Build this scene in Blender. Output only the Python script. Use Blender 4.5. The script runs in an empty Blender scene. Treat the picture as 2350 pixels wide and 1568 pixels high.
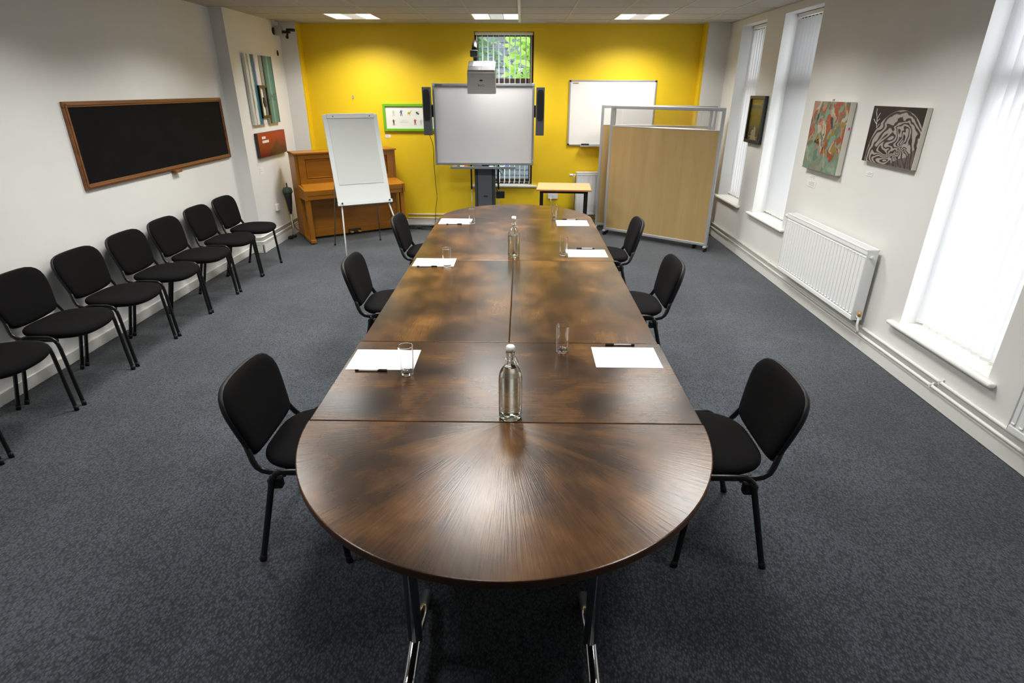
import bpy, bmesh, math, random
from mathutils import Vector, Matrix
C = bpy.context.scene.collection
S = bpy.context.scene
PI = math.pi
random.seed(7)

# ---------------------------------------------------------------- camera
FPX, PITCH, YAW, ROLL, CAM_H = 1312.7256, 0.41521, -0.014893, -0.0031576, 1.89344
cam_d = bpy.data.cameras.new('camera')
cam = bpy.data.objects.new('camera', cam_d)
C.objects.link(cam)
cam_d.sensor_width = 36.0
cam_d.lens = FPX / 2350 * 36.0
cam_d.clip_start = 0.05
cam_d.clip_end = 200
_f = Vector((0, math.cos(PITCH), -math.sin(PITCH)))
_r = Vector((1, 0, 0))
_d = Vector((0, -math.sin(PITCH), -math.cos(PITCH)))
def _yw(v):
    c, s = math.cos(YAW), math.sin(YAW)
    return Vector((c*v.x + s*v.y, -s*v.x + c*v.y, v.z))
_f, _r, _d = _yw(_f), _yw(_r), _yw(_d)
_r, _d = math.cos(ROLL)*_r + math.sin(ROLL)*_d, -math.sin(ROLL)*_r + math.cos(ROLL)*_d
cam.matrix_world = Matrix(((_r.x, -_d.x, -_f.x, 0), (_r.y, -_d.y, -_f.y, 0), (_r.z, -_d.z, -_f.z, CAM_H), (0, 0, 0, 1)))
S.camera = cam

# ---------------------------------------------------------------- sky and exposure
w = bpy.data.worlds.new('overcast_sky')
S.world = w
w.use_nodes = True
bg = w.node_tree.nodes['Background']
bg.inputs[0].default_value = (0.92, 0.955, 1.0, 1)
_wt = w.node_tree            # overcast sky, brighter towards the hidden sun on the window side
_tc = _wt.nodes.new('ShaderNodeTexCoord'); _dp = _wt.nodes.new('ShaderNodeVectorMath'); _dp.operation = 'DOT_PRODUCT'
_dp.inputs[1].default_value = (.80, -.20, .56)
_mx = _wt.nodes.new('ShaderNodeMath'); _mx.operation = 'MAXIMUM'; _mx.inputs[1].default_value = 0
_pw = _wt.nodes.new('ShaderNodeMath'); _pw.operation = 'POWER'; _pw.inputs[1].default_value = 3
_ml = _wt.nodes.new('ShaderNodeMath'); _ml.operation = 'MULTIPLY_ADD'; _ml.inputs[1].default_value = 8.0; _ml.inputs[2].default_value = 3.4
_wt.links.new(_tc.outputs['Generated'], _dp.inputs[0]); _wt.links.new(_dp.outputs['Value'], _mx.inputs[0])
_wt.links.new(_mx.outputs[0], _pw.inputs[0]); _wt.links.new(_pw.outputs[0], _ml.inputs[0]); _wt.links.new(_ml.outputs[0], bg.inputs[1])
S.cycles.max_bounces = 10; S.cycles.diffuse_bounces = 4; S.cycles.glossy_bounces = 4
S.cycles.transmission_bounces = 10; S.cycles.transparent_max_bounces = 12
S.cycles.use_adaptive_sampling = True; S.cycles.adaptive_threshold = .045
S.cycles.sample_clamp_indirect = 6
S.view_settings.view_transform = 'Standard'
S.view_settings.look = 'None'
S.view_settings.gamma = 1
S.view_settings.use_curve_mapping = False
S.view_settings.exposure = 0.0
LAMP_W = 33.0          # each ceiling fitting
LAMP_SPREAD = math.radians(138)

# ---------------------------------------------------------------- materials
MATS = {}
def nt(name):
    m = bpy.data.materials.new(name)
    m.use_nodes = True
    t = m.node_tree
    b = t.nodes['Principled BSDF']
    MATS[name] = m
    return m, t, b
def mat(name, col, rough=0.5, metal=0.0, spec=0.5, coat=0.0, noise=0.0, nscale=20, bump=0.0, bscale=200, emit=0.0):
    m, t, b = nt(name)
    b.inputs['Base Color'].default_value = (*col, 1)
    b.inputs['Roughness'].default_value = rough
    b.inputs['Metallic'].default_value = metal
    b.inputs['Specular IOR Level'].default_value = spec
    b.inputs['Coat Weight'].default_value = coat
    if emit:
        b.inputs['Emission Color'].default_value = (*col, 1)
        b.inputs['Emission Strength'].default_value = emit
    if noise or bump:
        tc = t.nodes.new('ShaderNodeTexCoord')
    if noise:
        n = t.nodes.new('ShaderNodeTexNoise'); n.inputs['Scale'].default_value = nscale; n.inputs['Detail'].default_value = 4
        t.links.new(tc.outputs['Object'], n.inputs['Vector'])
        r = t.nodes.new('ShaderNodeValToRGB')
        r.color_ramp.elements[0].position = .3; r.color_ramp.elements[1].position = .7
        r.color_ramp.elements[0].color = (*[c*(1-noise) for c in col], 1)
        r.color_ramp.elements[1].color = (*[min(1, c*(1+noise)) for c in col], 1)
        t.links.new(n.outputs[0], r.inputs[0]); t.links.new(r.outputs[0], b.inputs['Base Color'])
    if bump:
        n = t.nodes.new('ShaderNodeTexNoise'); n.inputs['Scale'].default_value = bscale; n.inputs['Detail'].default_value = 3
        t.links.new(tc.outputs['Object'], n.inputs['Vector'])
        bp = t.nodes.new('ShaderNodeBump'); bp.inputs['Strength'].default_value = bump; bp.inputs['Distance'].default_value = .002
        t.links.new(n.outputs[0], bp.inputs['Height']); t.links.new(bp.outputs[0], b.inputs['Normal'])
    return m
def ramp(t, stops, interp='LINEAR'):
    r = t.nodes.new('ShaderNodeValToRGB'); cr = r.color_ramp; cr.interpolation = interp
    cr.elements[0].position = stops[0][0]; cr.elements[0].color = (*stops[0][1], 1)
    cr.elements[1].position = stops[-1][0]; cr.elements[1].color = (*stops[-1][1], 1)
    for p_, c_ in stops[1:-1]:
        e = cr.elements.new(p_); e.color = (*c_, 1)
    return r
def mapping(t, src, scale=(1, 1, 1), loc=(0, 0, 0), rot=(0, 0, 0)):
    mp = t.nodes.new('ShaderNodeMapping')
    mp.inputs['Scale'].default_value = scale; mp.inputs['Location'].default_value = loc; mp.inputs['Rotation'].default_value = rot
    t.links.new(src, mp.inputs['Vector']); return mp.outputs[0]
def noise(t, vec, scale, detail=4, rough=.55, dist=0.0):
    n = t.nodes.new('ShaderNodeTexNoise'); n.inputs['Scale'].default_value = scale
    n.inputs['Detail'].default_value = detail; n.inputs['Roughness'].default_value = rough; n.inputs['Distortion'].default_value = dist
    t.links.new(vec, n.inputs['Vector']); return n.outputs[0]
def mth(t, op, a, b=None, c=None):
    n = t.nodes.new('ShaderNodeMath'); n.operation = op
    for i, v in enumerate((a, b, c)):
        if v is None: continue
        if isinstance(v, (int, float)): n.inputs[i].default_value = v
        else: t.links.new(v, n.inputs[i])
    return n.outputs[0]
def mixc(t, fac, a, b, blend='MIX'):
    n = t.nodes.new('ShaderNodeMix'); n.data_type = 'RGBA'; n.blend_type = blend
    for i, v in ((0, fac), (6, a), (7, b)):
        if isinstance(v, (int, float)): n.inputs[i].default_value = v
        elif isinstance(v, tuple): n.inputs[i].default_value = (*v, 1)
        else: t.links.new(v, n.inputs[i])
    return n.outputs[2]
def bumpn(t, b, h, strength, dist=.002):
    bp = t.nodes.new('ShaderNodeBump'); bp.inputs['Strength'].default_value = strength; bp.inputs['Distance'].default_value = dist
    t.links.new(h, bp.inputs['Height']); t.links.new(bp.outputs[0], b.inputs['Normal'])

def table_wood(name, mode, seed):
    m, t, b = nt(name)
    tc = t.nodes.new('ShaderNodeTexCoord')
    src = tc.outputs['Object']
    if mode == 'fan':
        sx = t.nodes.new('ShaderNodeSeparateXYZ'); t.links.new(src, sx.inputs[0])
        ang = mth(t, 'ARCTAN2', sx.outputs[0], mth(t, 'MULTIPLY', sx.outputs[1], -1))
        rad = mth(t, 'SQRT', mth(t, 'ADD', mth(t, 'MULTIPLY', sx.outputs[0], sx.outputs[0]), mth(t, 'MULTIPLY', sx.outputs[1], sx.outputs[1])))
        cx = t.nodes.new('ShaderNodeCombineXYZ')
        t.links.new(mth(t, 'MULTIPLY', ang, .55), cx.inputs[0]); t.links.new(rad, cx.inputs[1])
        gvec = cx.outputs[0]
    else:
        gvec = src
    if mode == 'x':
        gvec = mapping(t, gvec, rot=(0, 0, PI/2))
    g1 = mapping(t, gvec, scale=(1.0, .45, 1), loc=(seed*3.1, seed*1.7, 0))
    blot = noise(t, g1, 5.0, 4, .55, .5)
    blot2 = noise(t, mapping(t, src, loc=(seed, 5, 0)), 3.2, 3, .5, .3)
    blot3 = noise(t, mapping(t, src, loc=(seed*2, 1, 0)), 1.3, 2, .5)
    fine = noise(t, mapping(t, gvec, scale=(1, .05, 1), loc=(seed, 0, 0)), 150, 2, .5)
    pores = noise(t, mapping(t, gvec, scale=(1, .03, 1), loc=(0, seed, 0)), 330, 1, .5)
    v = mth(t, 'ADD', mth(t, 'MULTIPLY', blot, .36), mth(t, 'ADD', mth(t, 'MULTIPLY', blot2, .40), mth(t, 'MULTIPLY', blot3, .24)))
    v = mth(t, 'ADD', v, mth(t, 'MULTIPLY', mth(t, 'SUBTRACT', fine, .5), .09))
    r = ramp(t, [(.38, (.011, .0054, .0030)), (.45, (.027, .0120, .0042)), (.50, (.050, .0215, .0060)), (.55, (.088, .0375, .0090)), (.65, (.17, .078, .019))])
    t.links.new(v, r.inputs[0])
    fl = noise(t, mapping(t, gvec, scale=(1, .22, 1), loc=(seed*5, 9, 0)), 60, 5, .75)
    fr = ramp(t, [(.66, (0, 0, 0)), (.86, (1, 1, 1))]); t.links.new(fl, fr.inputs[0])
    col = mixc(t, mth(t, 'MULTIPLY', fr.outputs[0], .30), r.outputs[0], (.24, .10, .03))
    t.links.new(col, b.inputs['Base Color'])
    rr = t.nodes.new('ShaderNodeMapRange'); rr.inputs[1].default_value = .35; rr.inputs[2].default_value = .65
    rr.inputs[3].default_value = .238; rr.inputs[4].default_value = .262
    t.links.new(blot2, rr.inputs[0]); t.links.new(rr.outputs[0], b.inputs['Roughness'])
    b.inputs['Specular IOR Level'].default_value = .46
    bumpn(t, b, mth(t, 'ADD', fine, mth(t, 'MULTIPLY', pores, .5)), .20, .0012)
    return m

def plain_wood(name, c0, c1, c2, axis='z', scale=9, rough=.4, spec=.5):
    m, t, b = nt(name)
    tc = t.nodes.new('ShaderNodeTexCoord')
    sc = {'x': (.08, 1, 1), 'y': (1, .08, 1), 'z': (1, 1, .08)}[axis]
    n1 = noise(t, mapping(t, tc.outputs['Object'], scale=sc), scale, 5, .6, .5)
    n2 = noise(t, mapping(t, tc.outputs['Object'], scale=sc), scale*9, 3, .6)
    v = mth(t, 'ADD', mth(t, 'MULTIPLY', n1, .75), mth(t, 'MULTIPLY', n2, .25))
    r = ramp(t, [(.3, c0), (.5, c1), (.7, c2)]); t.links.new(v, r.inputs[0])
    t.links.new(r.outputs[0], b.inputs['Base Color'])
    b.inputs['Roughness'].default_value = rough; b.inputs['Specular IOR Level'].default_value = spec
    bumpn(t, b, n2, .08, .001)
    return m

mat('white_paint', (.74, .735, .71), .6, noise=.015, nscale=3, bump=.12, bscale=90)
mat('yellow_paint', (.80, .55, .008), .55, noise=.02, nscale=3, bump=.12, bscale=90)
mat('gloss_white', (.74, .74, .70), .35)
mat('sill_white', (.82, .82, .78), .35)
mat('radiator_white', (.80, .81, .81), .35)
mat('ceiling_tile', (.45, .44, .41), .9, noise=.03, nscale=60, bump=.4, bscale=160)
mat('ceiling_bar', (.46, .45, .39), .6)
mat('trunking', (.85, .85, .80), .5)
mat('black_fabric', (.0042, .0038, .0041), .95, spec=.12, noise=.15, nscale=300, bump=.25, bscale=700)
mat('black_metal', (.006, .006, .0065), .33)
mat('black_plastic', (.008, .008, .009), .5, spec=.35)
mat('dark_grey', (.055, .062, .072), .42)
mat('post_grey', (.060, .070, .084), .35, spec=.6)
mat('mid_grey', (.17, .18, .19), .45)
mat('column_grey', (.10, .115, .13), .45)
mat('slot_dark', (.02, .022, .024), .6)
mat('silver', (.50, .51, .52), .38, metal=.6)
mat('alu', (.46, .47, .49), .42, metal=.45)
mat('chrome', (.82, .82, .83), .07, metal=1)
mat('screen_face', (.50, .50, .51), .5)
mat('whiteboard_face', (.83, .83, .80), .3)
mat('flip_board', (.62, .645, .63), .35)
mat('flip_paper', (.57, .59, .57), .7)
mat('white_plastic', (.80, .80, .77), .4)
mat('grey_plastic', (.40, .40, .39), .45)
mat('paper', (.88, .89, .92), .6)
mat('card', (.78, .78, .76), .6)
mat('ink', (.10, .10, .12), .6)
mat('ink_grey', (.33, .33, .35), .6)
mat('red_ink', (.55, .02, .02), .4)
mat('green_ink', (.02, .25, .07), .4)
mat('blue_ink', (.03, .07, .5), .4)
mat('green_frame', (.15, .42, .012), .45)
mat('print_paper', (.74, .75, .68), .6)
mat('fig_grey', (.50, .52, .58), .7)
mat('fig_blue', (.06, .09, .26), .7)
mat('fig_gold', (.45, .33, .04), .7)
mat('fig_dark', (.06, .07, .06), .7)
mat('fig_red', (.35, .03, .02), .7)
mat('brass', (.55, .33, .06), .4, metal=.3)
mat('green_cloth', (.07, .11, .085), .7)
mat('brown_frame', (.035, .017, .015), .45)
mat('chalkboard_face', (.0045, .0042, .0044), .8, spec=.12, noise=.25, nscale=6)
mat('slat', (.9, .9, .9), .6)
mat('pink', (.8, .02, .35), .5)
mat('canvas_edge', (.68, .66, .58), .7)
mat('black_frame', (.012, .012, .010), .35)
mat('tray_white', (.85, .85, .83), .3)
mat('perforated', (.50, .50, .52), .4, metal=.3, noise=.3, nscale=240)
mat('ground', (.10, .13, .05), .9, noise=.3, nscale=4)
mat('bark', (.30, .22, .14), .9, noise=.3, nscale=12)
plain_wood('piano_wood', (.25, .088, .003), (.32, .118, .004), (.40, .155, .007), 'x', 6, .33)
plain_wood('piano_wood_v', (.26, .092, .003), (.32, .118, .004), (.39, .15, .007), 'z', 6, .33)
plain_wood('maple', (.37, .25, .10), (.42, .29, .12), (.47, .33, .145), 'z', 5, .45)
plain_wood('oak_frame', (.09, .032, .009), (.17, .064, .017), (.26, .11, .03), 'y', 14, .45)
plain_wood('beech_top', (.70, .36, .19), (.75, .40, .22), (.79, .44, .25), 'x', 7, .28)
mat('beech_edge', (.48, .18, .04), .5)
mat('table_edge', (.075, .026, .010), .35, noise=.35, nscale=14)
table_wood('table_fan_near', 'fan', 1.3)
table_wood('table_fan_far', 'fan', 4.1)
table_wood('table_grain_x', 'x', 2.2)
for i_ in range(4): table_wood('table_grain_y%d' % i_, 'y', 6.5 + 2.7*i_)

def slat_mat():
    m, t, b = nt('slat_fabric')
    b.inputs['Base Color'].default_value = (.86, .87, .88, 1); b.inputs['Roughness'].default_value = .8
    b.inputs['Specular IOR Level'].default_value = .1
    tr = t.nodes.new('ShaderNodeBsdfTranslucent'); tr.inputs[0].default_value = (.86, .87, .90, 1)
    mx = t.nodes.new('ShaderNodeMixShader'); mx.inputs[0].default_value = .24
    t.links.new(b.outputs[0], mx.inputs[1]); t.links.new(tr.outputs[0], mx.inputs[2])
    t.links.new(mx.outputs[0], t.nodes['Material Output'].inputs[0])
slat_mat()
def clear_mat(name, refl=.08, tint=(1, 1, 1)):
    m, t, b = nt(name)
    t.nodes.remove(b)
    tr = t.nodes.new('ShaderNodeBsdfTransparent'); tr.inputs[0].default_value = (*tint, 1)
    gl = t.nodes.new('ShaderNodeBsdfGlossy'); gl.inputs['Roughness'].default_value = .03
    mx = t.nodes.new('ShaderNodeMixShader'); mx.inputs[0].default_value = refl
    t.links.new(tr.outputs[0], mx.inputs[1]); t.links.new(gl.outputs[0], mx.inputs[2])
    t.links.new(mx.outputs[0], t.nodes['Material Output'].inputs[0])
clear_mat('window_glass', .06)
clear_mat('screen_glass', .07, (.99, .99, .99))
def glass_mat(name, ior, col=(1, 1, 1), rough=0):
    m, t, b = nt(name)
    b.inputs['Base Color'].default_value = (*col, 1); b.inputs['Roughness'].default_value = rough
    b.inputs['Transmission Weight'].default_value = 1; b.inputs['IOR'].default_value = ior
glass_mat('clear_glass', 1.5)
glass_mat('bottle_glass', 1.5, (.96, .99, .96))
glass_mat('water', 1.33, (.97, .99, .97))
def emitter(name, col, s):
    m, t, b = nt(name)
    b.inputs['Base Color'].default_value = (*col, 1)
    b.inputs['Emission Color'].default_value = (*col, 1); b.inputs['Emission Strength'].default_value = s
emitter('tube_glow', (1, 1, .97), 2.2)
emitter('perforated_glow', (.8, .8, .86), .45)
def carpet():
    m, t, b = nt('carpet')
    tc = t.nodes.new('ShaderNodeTexCoord')
    vo = t.nodes.new('ShaderNodeTexVoronoi'); vo.inputs['Scale'].default_value = 115; vo.inputs['Randomness'].default_value = .75
    t.links.new(mapping(t, tc.outputs['Object'], scale=(1, .62, 1), rot=(0, 0, .45)), vo.inputs['Vector'])
    n1 = noise(t, tc.outputs['Object'], 420, 2, .6)
    n2 = noise(t, tc.outputs['Object'], 1.1, 4, .6)
    v = mth(t, 'ADD', mth(t, 'MULTIPLY', vo.outputs['Distance'], -.40), mth(t, 'ADD', mth(t, 'MULTIPLY', n1, .34), mth(t, 'MULTIPLY', n2, .30)))
    r = ramp(t, [(.02, (.015, .019, .024)), (.12, (.036, .044, .054)), (.26, (.070, .083, .100))]); t.links.new(v, r.inputs[0])
    # dirt stains
    n3 = noise(t, mapping(t, tc.outputs['Object'], loc=(3, 8, 0)), 2.2, 6, .7)
    sr = ramp(t, [(.60, (1, 1, 1)), (.72, (.72, .72, .72))]); t.links.new(n3, sr.inputs[0])
    t.links.new(mixc(t, 1.0, r.outputs[0], sr.outputs[0], 'MULTIPLY'), b.inputs['Base Color'])
    b.inputs['Roughness'].default_value = .95; b.inputs['Specular IOR Level'].default_value = .15
    b.inputs['Sheen Weight'].default_value = .25; b.inputs['Sheen Roughness'].default_value = .5
    bumpn(t, b, mth(t, 'SUBTRACT', 1, vo.outputs['Distance']), .5, .004)
carpet()

def art(name, fn, rough=.5):
    m, t, b = nt(name)
    tc = t.nodes.new('ShaderNodeTexCoord'); s = t.nodes.new('ShaderNodeSeparateXYZ')
    t.links.new(tc.outputs['Generated'], s.inputs[0])
    col = fn(t, tc.outputs['Generated'], s)
    t.links.new(col, b.inputs['Base Color']); b.inputs['Roughness'].default_value = rough
def art_streaks(t, gen, s):      # left canvas: white with teal and violet streaks
    d = noise(t, mapping(t, gen, scale=(1, 6, 1.2)), 4, 5, .7)
    v = mth(t, 'ADD', s.outputs[1], mth(t, 'MULTIPLY', mth(t, 'SUBTRACT', d, .5), .35))
    r = ramp(t, [(0, (.35, .34, .34)), (.08, (.62, .62, .60)), (.2, (.04, .16, .18)), (.25, (.6, .6, .58)), (.38, (.62, .62, .58)), (.43, (.012, .13, .19)), (.60, (.010, .10, .15)), (.66, (.07, .05, .42)), (.74, (.6, .58, .60)), (1, (.62, .60, .50))])
    t.links.new(v, r.inputs[0]); return r.outputs[0]
def art_teal(t, gen, s):
    d = noise(t, mapping(t, gen, scale=(1, 7, .6)), 3, 5, .7)
    v = mth(t, 'ADD', s.outputs[1], mth(t, 'MULTIPLY', mth(t, 'SUBTRACT', d, .5), .3))
    r = ramp(t, [(0, (.012, .012, .010)), (.14, (.015, .02, .018)), (.22, (.05, .17, .15)), (.4, (.04, .16, .15)), (.52, (.22, .33, .27)), (.6, (.07, .2, .17)), (.85, (.06, .17, .15)), (1, (.03, .06, .03))])
    t.links.new(v, r.inputs[0]); return r.outputs[0]
def art_red(t, gen, s):
    d = noise(t, gen, 3.0, 5, .6)
    v = mth(t, 'ADD', mth(t, 'MULTIPLY', s.outputs[2], .5), mth(t, 'MULTIPLY', d, .8))
    r = ramp(t, [(.3, (.045, .006, .004)), (.55, (.15, .009, .005)), (.8, (.30, .016, .009))]); t.links.new(v, r.inputs[0])
    dx = mth(t, 'ABSOLUTE', mth(t, 'SUBTRACT', s.outputs[1], .66))
    h = mth(t, 'ADD', mth(t, 'MULTIPLY', dx, 1.5), mth(t, 'ADD', s.outputs[2], mth(t, 'MULTIPLY', d, .7)))
    kr = ramp(t, [(.86, (1, 1, 1)), (1.0, (0, 0, 0))]); t.links.new(h, kr.inputs[0])
    c = mixc(t, mth(t, 'MULTIPLY', kr.outputs[0], .8), r.outputs[0], (.04, .010, .006))
    er = ramp(t, [(.90, (0, 0, 0)), (1.0, (1, 1, 1))]); t.links.new(mth(t, 'ADD', mth(t, 'MULTIPLY', s.outputs[2], .85), mth(t, 'MULTIPLY', d, .2)), er.inputs[0])
    return mixc(t, mth(t, 'MULTIPLY', er.outputs[0], .8), c, (.03, .012, .006))
def art_abstract(t, gen, s):
    w1 = noise(t, mapping(t, gen, scale=(1, 1.4, .8)), 2.5, 4, .6)
    vo = t.nodes.new('ShaderNodeTexVoronoi'); vo.inputs['Scale'].default_value = 1
    nv = t.nodes.new('ShaderNodeTexNoise'); nv.inputs['Scale'].default_value = 3.5; nv.inputs['Detail'].default_value = 3
    t.links.new(gen, nv.inputs['Vector'])
    va = t.nodes.new('ShaderNodeVectorMath'); va.operation = 'MULTIPLY_ADD'
    t.links.new(nv.outputs['Color'], va.inputs[0]); va.inputs[1].default_value = (.30, .42, .42); t.links.new(gen, va.inputs[2])
    t.links.new(mapping(t, va.outputs[0], scale=(.01, 19, 9.5)), vo.inputs['Vector'])
    sc = t.nodes.new('ShaderNodeSeparateColor'); t.links.new(vo.outputs['Color'], sc.inputs[0])
    r = ramp(t, [(0, (.26, .05, .02)), (.16, (.10, .14, .09)), (.3, (.36, .17, .12)), (.44, (.20, .24, .17)), (.56, (.30, .06, .03)), (.66, (.13, .25, .20)), (.78, (.22, .16, .03)), (.88, (.38, .34, .26)), (.95, (.02, .02, .02))], 'CONSTANT')
    t.links.new(sc.outputs[0], r.inputs[0])
    lowteal = mth(t, 'LESS_THAN', mth(t, 'ADD', s.outputs[2], mth(t, 'MULTIPLY', mth(t, 'SUBTRACT', w1, .5), .9)), .3)
    return mixc(t, mth(t, 'MULTIPLY', lowteal, .6), r.outputs[0], (.12, .25, .20))
def art_zebra(t, gen, s):        # generated y = 0 near camera, 1 far ; z up
    y, z = s.outputs[1], s.outputs[2]
    dy = mth(t, 'SUBTRACT', y, .40); dz = mth(t, 'MULTIPLY', mth(t, 'SUBTRACT', z, .10), .64)
    rad = mth(t, 'SQRT', mth(t, 'ADD', mth(t, 'MULTIPLY', dy, dy), mth(t, 'MULTIPLY', dz, dz)))
    d = noise(t, mapping(t, gen, scale=(.01, 2.2, 2.2)), 1.2, 2, .45, .6)
    ph = mth(t, 'ADD', mth(t, 'MULTIPLY', rad, 210), mth(t, 'MULTIPLY', d, mth(t, 'MULTIPLY', mth(t, 'SUBTRACT', .60, rad), 260)))
    st = mth(t, 'ADD', mth(t, 'MULTIPLY', mth(t, 'SINE', ph), .5), .5)
    r = ramp(t, [(.3, (.030, .018, .018)), (.62, (.33, .305, .285))]); t.links.new(st, r.inputs[0])
    ins = mth(t, 'LESS_THAN', rad, .54)
    dark = mth(t, 'LESS_THAN', mth(t, 'ADD', mth(t, 'MULTIPLY', y, 1.2), mth(t, 'MULTIPLY', z, 1.4)), mth(t, 'ADD', .25, mth(t, 'MULTIPLY', d, .5)))
    c = mixc(t, ins, (.012, .007, .008), r.outputs[0])
    return mixc(t, mth(t, 'MULTIPLY', dark, .8), c, (.05, .032, .032))
def art_gold(t, gen, s):
    d = noise(t, mapping(t, gen, scale=(1, 2, 3)), 2.5, 4, .6)
    r = ramp(t, [(0, (.03, .025, .01)), (.35, (.06, .05, .012)), (.5, (.085, .068, .006)), (.75, (.12, .095, .006)), (.8, (.07, .07, .05)), (.92, (.14, .11, .006)), (1, (.1, .08, .006))])
    t.links.new(mth(t, 'ADD', s.outputs[2], mth(t, 'MULTIPLY', mth(t, 'SUBTRACT', d, .5), .1)), r.inputs[0])
    dx = mth(t, 'ABSOLUTE', mth(t, 'SUBTRACT', s.outputs[1], mth(t, 'ADD', .48, mth(t, 'MULTIPLY', mth(t, 'SUBTRACT', d, .5), .5))))
    k = mth(t, 'LESS_THAN', mth(t, 'ADD', mth(t, 'MULTIPLY', dx, 1.5), s.outputs[2]), .42)
    return mixc(t, mth(t, 'MULTIPLY', k, .8), r.outputs[0], (.26, .25, .19))
art('art_streaks', art_streaks); art('art_teal', art_teal); art('art_red', art_red, .35)
art('art_abstract', art_abstract, .4); art('art_zebra', art_zebra, .5); art('art_gold', art_gold, .25)
def leaf_mat(name, c):
    m, t, b = nt(name)
    b.inputs['Base Color'].default_value = (*c, 1); b.inputs['Roughness'].default_value = .5
    tr = t.nodes.new('ShaderNodeBsdfTranslucent'); tr.inputs[0].default_value = (*[min(1, x*1.3) for x in c], 1)
    mx = t.nodes.new('ShaderNodeMixShader'); mx.inputs[0].default_value = .45
    t.links.new(b.outputs[0], mx.inputs[1]); t.links.new(tr.outputs[0], mx.inputs[2])
    t.links.new(mx.outputs[0], t.nodes['Material Output'].inputs[0])
leaf_mat('leaf_bright', (.45, .68, .20)); leaf_mat('leaf_dark', (.13, .24, .13)); leaf_mat('leaf_shade', (.05, .09, .05))  # leaf_shade: extra dark leaves for the added tree that dims the windows
mat('house_wall', (.11, .14, .17), .8, noise=.2, nscale=9)

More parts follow.
